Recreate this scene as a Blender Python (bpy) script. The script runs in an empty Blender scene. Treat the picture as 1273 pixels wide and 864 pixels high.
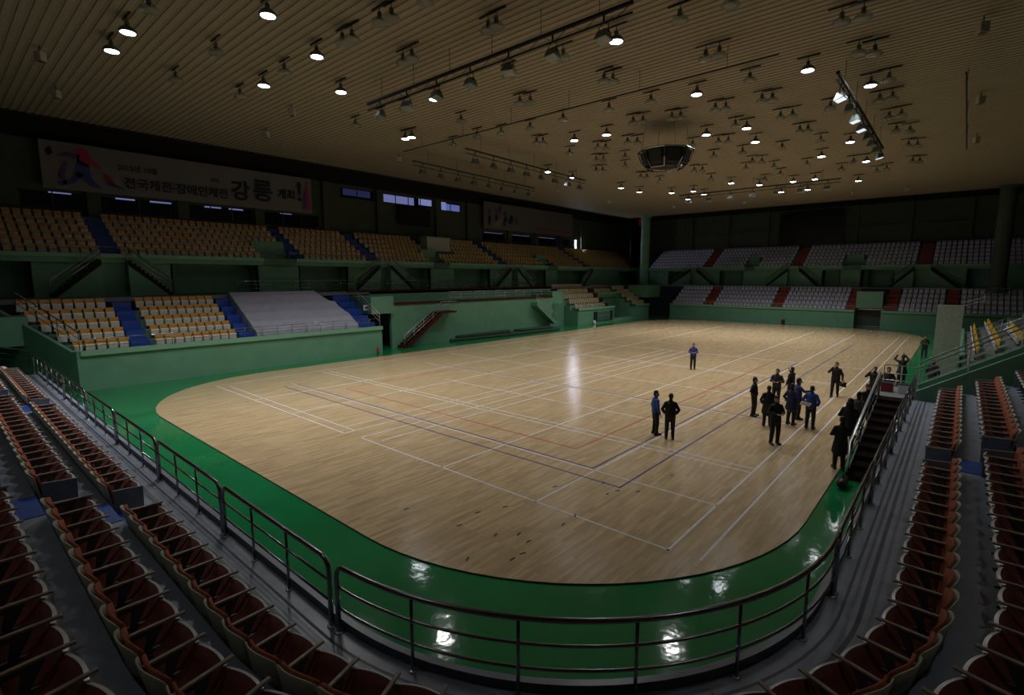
import bpy, bmesh, math, random
from mathutils import Vector, Matrix
random.seed(7)
PI = math.pi
C = bpy.context.scene.collection
S = bpy.context.scene

# ------------------------------------------------------------------ materials
MATS = {}
def mat(name, col, rough=.6, metal=0., noise=.12, scale=6., bump=0., spec=.5, emit=None, es=0., coat=0., dark=None):
    if name in MATS: return MATS[name]
    m = bpy.data.materials.new(name); m.use_nodes = True
    nt = m.node_tree; b = nt.nodes['Principled BSDF']
    b.inputs['Roughness'].default_value = rough; b.inputs['Metallic'].default_value = metal
    b.inputs['Specular IOR Level'].default_value = spec
    b.inputs['Coat Weight'].default_value = coat
    c = list(col) + [1]
    tc = nt.nodes.new('ShaderNodeTexCoord'); n = nt.nodes.new('ShaderNodeTexNoise')
    n.inputs['Scale'].default_value = scale; n.inputs['Detail'].default_value = 4
    nt.links.new(tc.outputs['Object'], n.inputs['Vector'])
    r = nt.nodes.new('ShaderNodeValToRGB')
    d = dark if dark else [max(0, x*(1-2*noise)) for x in col]
    r.color_ramp.elements[0].position = .3; r.color_ramp.elements[1].position = .7
    r.color_ramp.elements[0].color = list(d)[:3] + [1]; r.color_ramp.elements[1].color = c
    nt.links.new(n.outputs['Fac'], r.inputs['Fac']); nt.links.new(r.outputs['Color'], b.inputs['Base Color'])
    if bump:
        bp = nt.nodes.new('ShaderNodeBump'); bp.inputs['Strength'].default_value = bump; bp.inputs['Distance'].default_value = .02
        nt.links.new(n.outputs['Fac'], bp.inputs['Height']); nt.links.new(bp.outputs['Normal'], b.inputs['Normal'])
    if emit:
        b.inputs['Emission Color'].default_value = list(emit) + [1]; b.inputs['Emission Strength'].default_value = es
    MATS[name] = m
    return m
def lin(r, g, b):
    f = lambda v: ((v/255+.055)/1.055)**2.4 if v/255 > .04045 else v/255/12.92
    return (f(r), f(g), f(b))

M_green = mat('green_paint', (.135, .32, .21), .55, noise=.07, scale=1.2)
M_greendk = mat('green_paint_dark', (.07, .15, .10), .6, noise=.1, scale=1.2)
M_lip = mat('green_lip', (.20, .42, .28), .5, noise=.05)
M_upwall = mat('upper_wall_paint', (.07, .092, .074), .85, noise=.1, scale=.7)
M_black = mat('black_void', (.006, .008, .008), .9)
M_conc = mat('grey_concrete', (.34, .385, .48), .32, noise=.12, scale=3, bump=.15)
M_concdk = mat('grey_groove', (.13, .14, .16), .5, noise=.1)
M_tread = mat('grey_tread', (.16, .17, .18), .6, noise=.1)
M_blue = mat('blue_step_paint', (.014, .065, .36), .45, noise=.08)
M_red = mat('red_step_paint', (.28, .03, .02), .5, noise=.1)
M_brown = mat('brown_edge', (.07, .013, .010), .8, spec=.15)
M_steel = mat('brushed_steel', (.66, .66, .70), .28, .7, noise=.05)
M_steeldk = mat('dark_steel', (.31, .32, .35), .22, 1., noise=.05)
M_blackm = mat('black_metal', (.02, .02, .02), .45, .3)
M_cush = mat('shaded_red_upholstery', (.15, .032, .018), .8, noise=.15, scale=20)  # seat pan red, darkened to put the seat cavity's shade into the colour
M_cush2 = mat('rust_upholstery', (.40, .11, .05), .75, noise=.12, scale=20)
M_shell = mat('beige_plywood_shell', (.50, .50, .39), .5, noise=.08, scale=4)
M_edge = mat('pale_seat_edge', (.9, .92, .95), .2, .2, noise=.03)
M_arm = mat('worn_wood_armrest', (.46, .38, .31), .45, noise=.2, scale=15)
M_std = mat('grey_metal_panel', (.10, .12, .14), .5)
M_orange = mat('orange_plastic', (.58, .28, .035), .45, noise=.06)
M_cream = mat('cream_plastic', (.70, .69, .66), .45, noise=.05)
M_tan = mat('tan_plastic', (.55, .40, .17), .5, noise=.06)
M_lilac = mat('lilac_plastic', (.36, .38, .66), .45, noise=.06)
M_white = mat('white_plastic', (.76, .76, .84), .45, noise=.05)
M_yellow = mat('yellow_plastic', (.72, .42, .02), .45, noise=.05)
M_sheet = mat('lilac_grey_dust_sheet', (.33, .335, .42), .7, noise=.06, scale=2)
M_carpet = mat('dark_green_carpet', (.03, .07, .04), .95, noise=.2, scale=10)
M_glassdk = mat('dark_window_glass', (.004, .004, .010), .3, noise=.2, spec=.12)
M_lamphouse = mat('lamp_housing_grey', (.20, .22, .20), .35, .6)
M_lens = mat('lamp_lens', (.08, .14, .12), .1, spec=.8)
M_lamp = mat('lit_lamp_face', (1, 1, 1), .3, emit=(.90, .95, 1), es=30.)
M_spotlit = mat('lit_spot_reflector', (.9, .95, 1), .2, .6, emit=(.75, .9, 1), es=.9)
M_day = mat('daylight_pane', (.1, .1, .2), .3, emit=(.75, .82, 1), es=170.)
M_dayb = mat('blue_daylight_pane', (.05, .05, .12), .3, emit=(.25, .32, .9), es=.35)
M_paper = mat('white_paper', (.8, .8, .85), .6)

def floor_wood():
    m = bpy.data.materials.new('maple_sport_floor'); m.use_nodes = True; nt = m.node_tree; b = nt.nodes['Principled BSDF']
    N = nt.nodes.new; L = nt.links.new
    tc = N('ShaderNodeTexCoord')
    br = N('ShaderNodeTexBrick'); br.inputs['Scale'].default_value = 1.
    br.inputs['Brick Width'].default_value = 1.0; br.inputs['Row Height'].default_value = .11; br.inputs['Mortar Size'].default_value = .002
    br.inputs['Color1'].default_value = (.56, .425, .255, 1); br.inputs['Color2'].default_value = (.42, .31, .175, 1)
    br.inputs['Mortar'].default_value = (.32,.235,.145,1); br.inputs['Bias'].default_value = -.2
    br.offset = .37; br.offset_frequency = 2
    L(tc.outputs['Object'], br.inputs['Vector'])
    mp = N('ShaderNodeMapping'); mp.inputs['Scale'].default_value = (.35, 3, 1); L(tc.outputs['Object'], mp.inputs['Vector'])
    n = N('ShaderNodeTexNoise'); n.inputs['Scale'].default_value = 3; n.inputs['Detail'].default_value = 6; L(mp.outputs['Vector'], n.inputs['Vector'])
    cr = N('ShaderNodeValToRGB'); cr.color_ramp.elements[0].position = .3; cr.color_ramp.elements[1].position = .7
    cr.color_ramp.elements[0].color = (.80, .78, .76, 1); cr.color_ramp.elements[1].color = (1.08, 1.06, 1.04, 1); L(n.outputs['Fac'], cr.inputs['Fac'])
    mx = N('ShaderNodeMix'); mx.data_type = 'RGBA'; mx.blend_type = 'MULTIPLY'; mx.inputs['Factor'].default_value = 1
    L(br.outputs['Color'], mx.inputs['A']); L(cr.outputs['Color'], mx.inputs['B']); L(mx.outputs['Result'], b.inputs['Base Color'])
    b.inputs['Roughness'].default_value = .18; b.inputs['Specular IOR Level'].default_value = .45
    n2 = N('ShaderNodeTexNoise'); n2.inputs['Scale'].default_value = 1.6; mp2 = N('ShaderNodeMapping'); mp2.inputs['Scale'].default_value = (1, 9, 1)
    L(tc.outputs['Object'], mp2.inputs['Vector']); L(mp2.outputs['Vector'], n2.inputs['Vector'])
    bp = N('ShaderNodeBump'); bp.inputs['Strength'].default_value = .16; bp.inputs['Distance'].default_value = .03
    L(n2.outputs['Fac'], bp.inputs['Height']); L(bp.outputs['Normal'], b.inputs['Normal'])
    return m
M_wood = floor_wood()
def floor_green():
    m = bpy.data.materials.new('glossy_green_floor'); m.use_nodes = True; nt = m.node_tree; b = nt.nodes['Principled BSDF']
    N = nt.nodes.new; L = nt.links.new
    tc = N('ShaderNodeTexCoord'); n = N('ShaderNodeTexNoise'); n.inputs['Scale'].default_value = .5; n.inputs['Detail'].default_value = 3
    L(tc.outputs['Object'], n.inputs['Vector']); cr = N('ShaderNodeValToRGB'); cr.color_ramp.elements[0].position = .35; cr.color_ramp.elements[1].position = .65
    cr.color_ramp.elements[0].color = (.012, .165, .056, 1); cr.color_ramp.elements[1].color = (.015, .20, .068, 1)
    L(n.outputs['Fac'], cr.inputs['Fac']); L(cr.outputs['Color'], b.inputs['Base Color'])
    b.inputs['Roughness'].default_value = .08
    n2 = N('ShaderNodeTexNoise'); n2.inputs['Scale'].default_value = 3.5; n2.inputs['Detail'].default_value = 2; L(tc.outputs['Object'], n2.inputs['Vector'])
    bp = N('ShaderNodeBump'); bp.inputs['Strength'].default_value = .12; bp.inputs['Distance'].default_value = .03
    L(n2.outputs['Fac'], bp.inputs['Height']); L(bp.outputs['Normal'], b.inputs['Normal'])
    return m
M_gfloor = floor_green()

# ------------------------------------------------------------------ mesh helper
class MB:
    def __init__(s): s.v = []; s.f = []; s.m = []; s.mats = []
    def mi(s, m):
        if m not in s.mats: s.mats.append(m)
        return s.mats.index(m)
    def add(s, vs, fs, m):
        o = len(s.v); s.v += [tuple(v) for v in vs]; k = s.mi(m)
        for f in fs: s.f.append([i+o for i in f]); s.m.append(k)
    def box(s, a, b, m, top=None):
        x0, y0, z0 = [min(p, q) for p, q in zip(a, b)]; x1, y1, z1 = [max(p, q) for p, q in zip(a, b)]
        s.add([(x0,y0,z0),(x1,y0,z0),(x1,y1,z0),(x0,y1,z0),(x0,y0,z1),(x1,y0,z1),(x1,y1,z1),(x0,y1,z1)],
              [(3,2,1,0),(0,1,5,4),(1,2,6,5),(2,3,7,6),(3,0,4,7)], m)
        o = len(s.v)-4; s.f.append([o,o+1,o+2,o+3]); s.m.append(s.mi(top or m))
    def prism(s, poly, ax, t0, t1, m, mf=None):
        """poly: 2D points; ax: function (a,b,t)->xyz; extruded from t0 to t1 (numbers or functions of the point)"""
        n = len(poly)
        g = lambda t, p: t(p) if callable(t) else t
        vs = [ax(p[0], p[1], g(t0, p)) for p in poly] + [ax(p[0], p[1], g(t1, p)) for p in poly]
        s.add(vs, [list(range(n))[::-1], list(range(n, 2*n))], m)
        o = len(s.v)-2*n
        for i in range(n):
            j = (i+1) % n; mm = mf(poly[i], poly[j]) if mf else m
            s.f.append([o+i, o+j, o+n+j, o+n+i]); s.m.append(s.mi(mm or m))
    def tube(s, pts, r, m, seg=8, closed=False, caps=True):
        pts = [Vector(p) for p in pts]; n = len(pts); rings = []
        rr = r if isinstance(r, (list, tuple)) else [r]*n
        for i, p in enumerate(pts):
            a = pts[i-1] if (i > 0 or closed) else p; b = pts[(i+1) % n] if (i < n-1 or closed) else p
            d = (b-a).normalized() if (b-a).length > 1e-9 else Vector((0,0,1))
            up = Vector((0,0,1)) if abs(d.z) < .9 else Vector((1,0,0))
            e1 = d.cross(up).normalized(); e2 = e1.cross(d).normalized()
            if i and rings:
                # keep twist small
                pass
            k = 1.
            rings.append([p+e1*math.cos(2*PI*j/seg)*rr[i]*k+e2*math.sin(2*PI*j/seg)*rr[i]*k for j in range(seg)])
        # align rings
        for i in range(1, n):
            best = min(range(seg), key=lambda q: (rings[i][q]-rings[i-1][0]).length)
            rings[i] = rings[i][best:]+rings[i][:best]
            if (rings[i][1]-rings[i-1][1]).length > (rings[i][-1]-rings[i-1][1]).length: rings[i] = [rings[i][0]]+rings[i][:0:-1]
        vs = [v for q in rings for v in q]; fs = []
        for i in range(n if closed else n-1):
            for j in range(seg):
                a = i*seg+j; b = i*seg+(j+1) % seg; c = ((i+1) % n)*seg+(j+1) % seg; d = ((i+1) % n)*seg+j
                fs.append((a, b, c, d))
        if caps and not closed: fs += [list(range(seg))[::-1], list(range((n-1)*seg, n*seg))]
        s.add(vs, fs, m)
    def lathe(s, prof, c, m, seg=16):
        vs = []; fs = []; n = len(prof)
        for (r, z) in prof:
            for j in range(seg): a = 2*PI*j/seg; vs.append((c[0]+r*math.cos(a), c[1]+r*math.sin(a), c[2]+z))
        for i in range(n-1):
            for j in range(seg): fs.append((i*seg+j, i*seg+(j+1) % seg, (i+1)*seg+(j+1) % seg, (i+1)*seg+j))
        if prof[0][0] > 1e-4: fs.append(list(range(seg))[::-1])
        if prof[-1][0] > 1e-4: fs.append(list(range((n-1)*seg, n*seg)))
        s.add(vs, fs, m)
    def capsule(s, p0, r0, p1, r1, m, fx=1., fy=1., side=None, seg=12, cap=4):
        p0 = Vector(p0); p1 = Vector(p1); d = p1-p0; L = d.length
        d = d.normalized() if L > 1e-6 else Vector((0,0,1))
        if side is None: side = Vector((1,0,0)) if abs(d.x) < .9 else Vector((0,1,0))
        e1 = (Vector(side)-d*Vector(side).dot(d)).normalized(); e2 = d.cross(e1)
        rings = []
        for i in range(cap+1):
            a = -PI/2+PI/2*i/cap; rings.append((p0+d*math.sin(a)*r0, math.cos(a)*r0))
        for i in range(cap+1):
            a = PI/2*i/cap; rings.append((p1+d*math.sin(a)*r1, math.cos(a)*r1))
        vs = []; fs = []
        for (c, r) in rings:
            r = max(r, 1e-4)
            for j in range(seg): a = 2*PI*j/seg; vs.append(c+e1*math.cos(a)*r*fx+e2*math.sin(a)*r*fy)
        n = len(rings)
        for i in range(n-1):
            for j in range(seg): fs.append((i*seg+j, i*seg+(j+1) % seg, (i+1)*seg+(j+1) % seg, (i+1)*seg+j))
        fs += [list(range(seg))[::-1], list(range((n-1)*seg, n*seg))]
        s.add(vs, fs, m)
    def build(s, name, parent=None, smooth=False, bevel=0):
        me = bpy.data.meshes.new(name); me.from_pydata(s.v, [], s.f)
        for m in s.mats: me.materials.append(m)
        me.polygons.foreach_set('material_index', s.m)
        bm = bmesh.new(); bm.from_mesh(me); bmesh.ops.recalc_face_normals(bm, faces=bm.faces); bm.to_mesh(me); bm.free()
        if smooth: me.polygons.foreach_set('use_smooth', [True]*len(me.polygons))
        o = bpy.data.objects.new(name, me); C.objects.link(o)
        if parent: o.parent = parent
        if bevel:
            b = o.modifiers.new('bevel', 'BEVEL'); b.width = bevel; b.segments = 2; b.limit_method = 'ANGLE'
        return o
def tag(o, label, cat, group=None, kind=None):
    o['label'] = label; o['category'] = cat
    if group: o['group'] = group
    if kind: o['kind'] = kind
    return o
def thing(name, label, cat, loc=(0,0,0), rz=0., group=None):
    o = bpy.data.objects.new(name, None); C.objects.link(o); o.location = loc; o.rotation_euler = (0,0,rz); o.empty_display_size = .2
    return tag(o, label, cat, group)
def struct(o): o['kind'] = 'structure'; return o
KIDS = {}
def dup(root, loc, rz, label=None, group=None, vis=True):
    r = root.copy(); C.objects.link(r); r.location = loc; r.rotation_euler = (0,0,rz)
    if label: r['label'] = label
    if group: r['group'] = group
    if root.name not in KIDS: KIDS[root.name] = [(c, list(c.children)) for c in root.children]
    for ch, gs in KIDS[root.name]:
        c = ch.copy(); C.objects.link(c); c.parent = r
        for g in gs: d = g.copy(); C.objects.link(d); d.parent = c
    return r
ORD = ['zeroth','first','second','third','fourth','fifth','sixth','seventh','eighth','ninth','tenth','eleventh','twelfth','thirteenth','fourteenth','fifteenth','sixteenth','seventeenth','eighteenth','nineteenth','twentieth']
TENS = {2:'twenty',3:'thirty',4:'forty',5:'fifty',6:'sixty',7:'seventy',8:'eighty',9:'ninety'}
def od(n):
    if n <= 20: return ORD[n]
    t, u = divmod(n, 10)
    if n >= 100: return 'hundredth' if n == 100 else 'hundred-and-'+od(n-100)
    return (TENS[t][:-1]+'ieth') if u == 0 else TENS[t]+'-'+ORD[u]
class Proto:
    """first use moves the prototype itself, later uses copy it"""
    def __init__(s, root): s.root = root; s.used = False; KIDS[root.name] = [(c, list(c.children)) for c in root.children]
    def put(s, loc, rz, label, group):
        if not s.used:
            s.used = True; r = s.root; r.location = loc; r.rotation_euler = (0,0,rz); r['label'] = label; r['group'] = group; return r
        return dup(s.root, loc, rz, label, group)

# ------------------------------------------------------------------ camera
EYE = Vector((0, 0, 6.0)); YAW = math.radians(41.158); PIT = math.radians(7.829); FPX = 637.1
cam = bpy.data.cameras.new('camera'); co = bpy.data.objects.new('camera', cam); C.objects.link(co)
cam.sensor_width = 36; cam.sensor_fit = 'HORIZONTAL'; cam.lens = FPX/1273*36; cam.clip_end = 400; cam.clip_start = .05
co.location = EYE
fw = Vector((math.cos(YAW)*math.cos(PIT), math.sin(YAW)*math.cos(PIT), -math.sin(PIT))); co.rotation_euler = fw.to_track_quat('-Z', 'Y').to_euler()
S.camera = co
RV = Vector((math.sin(YAW), -math.cos(YAW), 0)); UV = RV.cross(fw)
def ray(px, py): return fw+RV*((px-636.5)/FPX)+UV*(-(py-432)/FPX)
def atz(px, py, z): d = ray(px, py); return EYE+d*((z-EYE.z)/d.z)
def aty(px, py, y): d = ray(px, py); return EYE+d*(y/d.y)
def pxof(p): d = Vector(p)-EYE; return 636.5+FPX*d.dot(RV)/d.dot(fw)

# ------------------------------------------------------------------ floor, wood court, lines
b = MB(); b.box((-12, -14, -.3), (90, 52, 0), M_gfloor); struct(b.build('floor'))
X0, X1, Y0, Y1, RC = 6.2, 71.2, 2.4, 32.8, 7.5
def rrect(x0, x1, y0, y1, r, n=20):
    p = []
    for cx, cy, a0 in ((x1-r, y1-r, 0), (x0+r, y1-r, 90), (x0+r, y0+r, 180), (x1-r, y0+r, 270)):
        for i in range(n+1): a = math.radians(a0+90*i/n); p.append((cx+r*math.cos(a), cy+r*math.sin(a)))
    return p
M_wedge = mat('floor_edge_brown', (.16, .08, .04), .6)
b = MB(); b.prism(rrect(X0, X1, Y0, Y1, RC), lambda x, y, t: (x, y, t), .002, .035, M_wood, lambda p, q: M_wedge)
b.build('wooden_sports_floor'); tag(bpy.data.objects['wooden_sports_floor'], 'pale maple sports floor with rounded corners inside the green surround', 'floor')['kind'] = 'structure'
M_lw = mat('white_line_paint', (.72, .72, .74), .35); M_lb = mat('blue_line_paint', (.04, .045, .24), .35); M_lr = mat('red_line_paint', (.5, .06, .04), .35)
def lines(name, segs, m, w, z):
    b = MB()
    for (x0, y0, x1, y1) in segs:
        h = w/2
        if abs(x1-x0) > abs(y1-y0): b.box((x0-h, y0-h, .035), (x1+h, y0+h, z), m)
        else: b.box((x0-h, y0-h, .035), (x0+h, y1+h, z), m)
    o = b.build(name); struct(o)
lines('white_court_lines', [
    (10.25,4.38,10.25,16.5),(10.25,4.38,64,4.38),(10.3,3.68,66,3.68),(10.25,8.1,64,8.1),(10.25,11.9,64,11.9),(10.25,16.5,40,16.5),(10.6,15.6,40,15.6),
    (10.15,17.45,10.15,30.6),(10.6,17.45,10.6,29.8),(10.15,17.45,40,17.45),(10.6,18.2,40,18.2),(10.25,21.8,64,21.8),
    (13.2,4.38,13.2,28),(16.2,4.38,16.2,30),(16.6,4.38,16.6,30),(19.7,8.1,19.7,22.0),(22.75,4.5,22.75,28),
    (27,4.38,27,30),(33,4.38,33,28),(33.4,4.38,33.4,28),(40,4.38,40,30),(10.25,25.6,60,25.6),(10.25,30.6,64,30.6)], M_lw, .055, .0385)
lines('blue_court_lines', [(13.32,8.26,13.32,27.6),(12.55,6.88,12.55,27.6),(12.55,6.88,55,6.88),(13.32,8.26,40,8.26),(22.9,4.5,22.9,27)], M_lb, .055, .0395)
lines('red_court_lines', [(14.52,9.7,14.52,24.6),(14.52,9.7,42,9.7),(14.52,24.6,42,24.6)], M_lr, .05, .0405)
# little floor sockets
pr = None
spots = [(505,633),(571,653),(616,665),(628,630),(645,664),(657,673),(594,637),(700,652),(690,605),(755,614),(768,610),(650,688),(637,695),(581,695),(793,611),(835,591),(750,600),(715,641)]
for i, (px, py) in enumerate(spots):
    p = atz(px, py, .035)
    if pr is None:
        b = MB(); b.box((-.075,-.022,0),(.075,.022,.005),M_blackm); b.lathe([(.015,.005),(.015,.008),(0,.008)],(0.035,0,0),M_steeldk,8)
        pr = b.build('floor_socket_cover'); o = pr; tag(o, '', 'floor socket')
    else: o = pr.copy(); C.objects.link(o)
    o.location = (p.x, p.y, .035); o.rotation_euler = (0,0,random.uniform(-.4,.6))
    o['group'] = 'floor socket covers on the wooden court'
order = sorted([o for o in bpy.data.objects if o.name.startswith('floor_socket_cover')], key=lambda o: pxof(o.location))
for i, o in enumerate(order): o['label'] = 'small dark socket cover in the wooden floor, %s counting from the left' % od(i+1)

# ------------------------------------------------------------------ near corner: path of the rail
RX, RY, RR, CX, CY = 3.13, 1.03, 4.87, 8.0, 5.9
YEND, XEND = 33.0, 24.2
LS = YEND-CY; LA = PI/2*RR; LB = XEND-CX
def path(s, o=0.):
    """point at rail arclength s and outward offset o, plus direction towards the rink (angle)"""
    if s < LS: return Vector((RX-o, YEND-s, 0)), 0.
    s2 = s-LS
    if s2 < LA:
        a = PI+s2/RR
        return Vector((CX+(RR+o)*math.cos(a), CY+(RR+o)*math.sin(a), 0)), a-PI
    return Vector((CX+s2-LA, RY-o, 0)), PI/2
def samples(s0, s1):
    out = [s0]
    for k in [LS+LA*i/28 for i in range(29)]:
        if s0 < k < s1: out.append(k)
    out.append(s1); return out
def sweep(b, prof, mats, s0, s1, closed=True):
    ss = samples(s0, s1); n = len(prof); vs = []
    for s in ss:
        for (o, z) in prof: p, _ = path(s, o); vs.append((p.x, p.y, z))
    base = len(b.v); b.v += vs
    for i in range(len(ss)-1):
        for j in range(n if closed else n-1):
            k = (j+1) % n
            b.f.append([base+i*n+j, base+i*n+k, base+(i+1)*n+k, base+(i+1)*n+j]); b.m.append(b.mi(mats[j] if isinstance(mats, list) else mats))
    if closed:
        m0 = mats[0] if isinstance(mats, list) else mats
        b.f.append([base+j for j in range(n)]); b.m.append(b.mi(m0)); b.f.append([base+(len(ss)-1)*n+j for j in range(n)][::-1]); b.m.append(b.mi(m0))
ST = LS+LA+LB
b = MB()
prof = [(-.16,0),(-.16,1.52),(-.07,1.52),(-.07,1.40),(.02,1.40),(.14,1.40),(.18,1.40),(.34,1.40),(.40,1.40),(1.27,1.40),(1.27,0)]
mm = [M_green,M_conc,M_concdk,M_conc,M_conc,M_concdk,M_conc,M_concdk,M_conc,M_conc,M_conc]
sweep(b, prof, mm, 0, ST); struct(b.build('near_walkway'))
for r in range(1, 5):
    b = MB(); o0 = 1.27+.95*(r-1); z = 1.4+.45*r
    sweep(b, [(o0,0),(o0,z),(o0+.95+(2.5 if r == 4 else 0),z),(o0+.95+(2.5 if r == 4 else 0),0)], [M_conc]*4, 0, ST); struct(b.build('near_seating_tier'))
# rails
def near_rail(s0, s1, nposts, label):
    t = thing('guard_rail', label, 'railing', group='steel guard rails along the near walkway')
    p, _ = path((s0+s1)/2); t.location = (p.x, p.y, 1.4)
    off = Vector((-p.x, -p.y, -1.4))
    def P(s, z): q, _ = path(s); return Vector((q.x, q.y, z))+off
    ss = samples(s0+.18, s1-.18)
    if len(ss) == 2: ss = [ss[0]+(ss[1]-ss[0])*i/6 for i in range(7)]
    pts = [P(s0, 1.4), P(s0, 2.17)]+[P(s0+.18-.18*math.cos(a), 2.17+.18*math.sin(a)) for a in (PI/8, PI/4, 3*PI/8)]
    pts += [P(s, 2.35) for s in ss]
    pts += [P(s1-.18+.18*math.sin(a), 2.17+.18*math.cos(a)) for a in (PI/8, PI/4, 3*PI/8)]+[P(s1, 2.17), P(s1, 1.4)]
    b = MB(); b.tube(pts, .034, M_steeldk, 10); b.build('top_rail', t, True)
    for z in (2.05, 1.76):
        b = MB(); b.tube([P(s, z) for s in samples(s0, s1)], .019, M_steeldk, 8); b.build('lower_rail', t, True)
    for i in range(nposts):
        s = s0+(s1-s0)*(i+1)/(nposts+1)
        b = MB(); b.tube([P(s, 1.4), P(s, 2.34)], .021, M_steeldk, 8); b.lathe([(.05,0),(.05,.012),(.02,.014)], tuple(P(s, 1.4)), M_steel, 10); b.build('post', t, True)
    for s in (s0, s1):
        b = MB(); b.lathe([(.062,0),(.062,.015),(.034,.02)], tuple(P(s, 1.4)), M_steel, 12); b.build('base_flange', t, True)
yb = [33.0, 29.1, 25.2, 21.2, 17.3, 13.43, 9.6, 5.86]
nm = ['farthest left straight', 'second farthest left straight', 'third farthest left straight', 'fourth farthest left straight', 'straight rail third before the curve,', 'straight rail second before the curve,', 'straight rail just left of the big curved']
for i in range(7):
    near_rail(YEND-yb[i]+.06, YEND-yb[i+1]-.06, 2, 'steel guard rail panel on the left walkway, %s from the big curved panel' % od(7-i))
near_rail(YEND-5.86+.12, LS+LA+.25, 5, 'long curved steel guard rail wrapping round the near corner of the rink')
xb = [8.3, 12.3, 16.3, 20.3, 24.1]
for i in range(4):
    near_rail(LS+LA+xb[i]-CX+.06, LS+LA+xb[i+1]-CX-.06, 2, 'steel guard rail panel on the right walkway, %s beyond the big curved panel' % od(i+1))

# ------------------------------------------------------------------ theatre seats of the near rows
def theatre_seat():
    t = thing('theatre_seat', 'x', 'seat')
    def curve(x, c): return -c*(1-(2*x/.54)**2)
    n = 10
    def shell(b, w, z0, z1, y0, th, c, m, drop=.06, m2=None):
        vs = []; fs = []; cols = []
        for i in range(n+1):
            x = -w/2+w*i/n; u = abs(2*x/w); zt = z1-drop*u**4-.012*u
            for k in range(4):
                z = z0+(zt-z0)*k/3; yy = y0+curve(x, c)*(.35+.65*(z-z0)/(z1-z0))-.16*(z-z0)
                vs += [(x, yy, z), (x, yy-th, z)]
        for i in range(n):
            for k in range(3):
                a = (i*4+k)*2; c2 = ((i+1)*4+k)*2
                fs += [(a, a+2, c2+2, c2), (a+1, c2+1, c2+3, a+3)]
            a = (i*4+3)*2; c2 = ((i+1)*4+3)*2; fs.append((a, a+1, c2+1, c2)); a = i*8; c2 = (i+1)*8; fs.append((a, c2, c2+1, a+1))
        for i in (0, n):
            for k in range(3): a = (i*4+k)*2; fs.append((a, a+1, a+3, a+2))
        b.add(vs, fs, m)
    b = MB(); shell(b, .548, .12, .81, .03, .016, .065, M_shell, .05); bk = b.build('backrest', t, True)
    b = MB(); shell(b, .535, .30, .80, .058, .026, .06, M_cush2, .045); b.build('back_upholstery', bk, True)
    # tipped-up seat pan: a curved cushion rising towards the front, its lip near armrest height
    def pan(b, w, y0, z0, y1, z1, bulge, th, m):
        vs = []; fs = []; N_ = 10
        for i in range(N_+1):
            x = -w/2+w*i/N_; c_ = 1-(2*x/w)**2
            for k in range(5):
                q = k/4; yy = y0+(y1-y0)*q**.75+bulge*c_*q; zz = z0+(z1-z0)*q**1.8
                vs += [(x, yy, zz), (x, yy+th*.8, zz-th*.6)]
        for i in range(N_):
            for k in range(4):
                a = (i*5+k)*2; c2 = ((i+1)*5+k)*2; fs += [(a, a+2, c2+2, c2), (a+1, c2+1, c2+3, a+3)]
            a = (i*5+4)*2; c2 = a+10; fs.append((a, a+1, c2+1, c2)); a = i*10; c2 = a+10; fs.append((a, c2, c2+1, a+1))
        for i in (0, N_):
            for k in range(4): a = (i*5+k)*2; fs.append((a, a+1, a+3, a+2))
        b.add(vs, fs, m)
    b = MB(); pan(b, .515, .035, .33, .40, .565, .038, .05, M_cush); sp = b.build('seat_pan', t, True)
    b = MB(); vs = []; fs = []
    for i in range(13):
        x = -.252+.504*i/12; y = .405+.040*(1-(x/.252)**2); vs += [(x, y, .571), (x, y+.034, .560), (x, y+.04, .53), (x, y, .54)]
    for i in range(12):
        for k in range(4): a = 4*i+k; c_ = 4*i+(k+1) % 4; fs.append((a, c_, c_+4, a+4))
    fs += [(0,1,2,3), (48,51,50,49)]
    b.add(vs, fs, M_edge); b.build('front_lip', sp); sp.children[0]['label'] = 'pale glossy front lip'
    b = MB(); b.box((-.302,-.05,.60),(-.258,.50,.63),M_arm); a = b.build('armrest', t, bevel=.008)
    b = MB(); b.prism([(.10,.34),(.16,.34),(.30,.60),(.0,.60),(.0,.55),(.14,.55)], lambda y, z, x: (x, y, z), -.288, -.272, M_std); b.build('arm_bracket', t)
    b = MB(); b.prism([(.22,0),(.42,0),(.42,.03),(.34,.05),(.32,.34),(.34,.38),(.06,.38),(.06,.33),(.27,.30),(.29,.05),(.22,.03)], lambda y, z, x: (x, y, z), -.293, -.267, M_std); b.build('leg', t)
    return t
TS = Proto(theatre_seat())
ROWN = ['front', 'second', 'third', 'fourth']
def seat_at(r, s, label, group, pitch_scale=1.):
    o = .72+.95*r+.46
    p, a = path(s, o)
    # local +Y must point to the rink: left segment -> +X (rz=-90deg), arc adds angle
    return TS.put((p.x, p.y, 1.4+.45*r), a-PI/2, label, group)
def s_of_left(y): return YEND-y
def s_of_right(x): return LS+LA+(x-CX)
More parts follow.
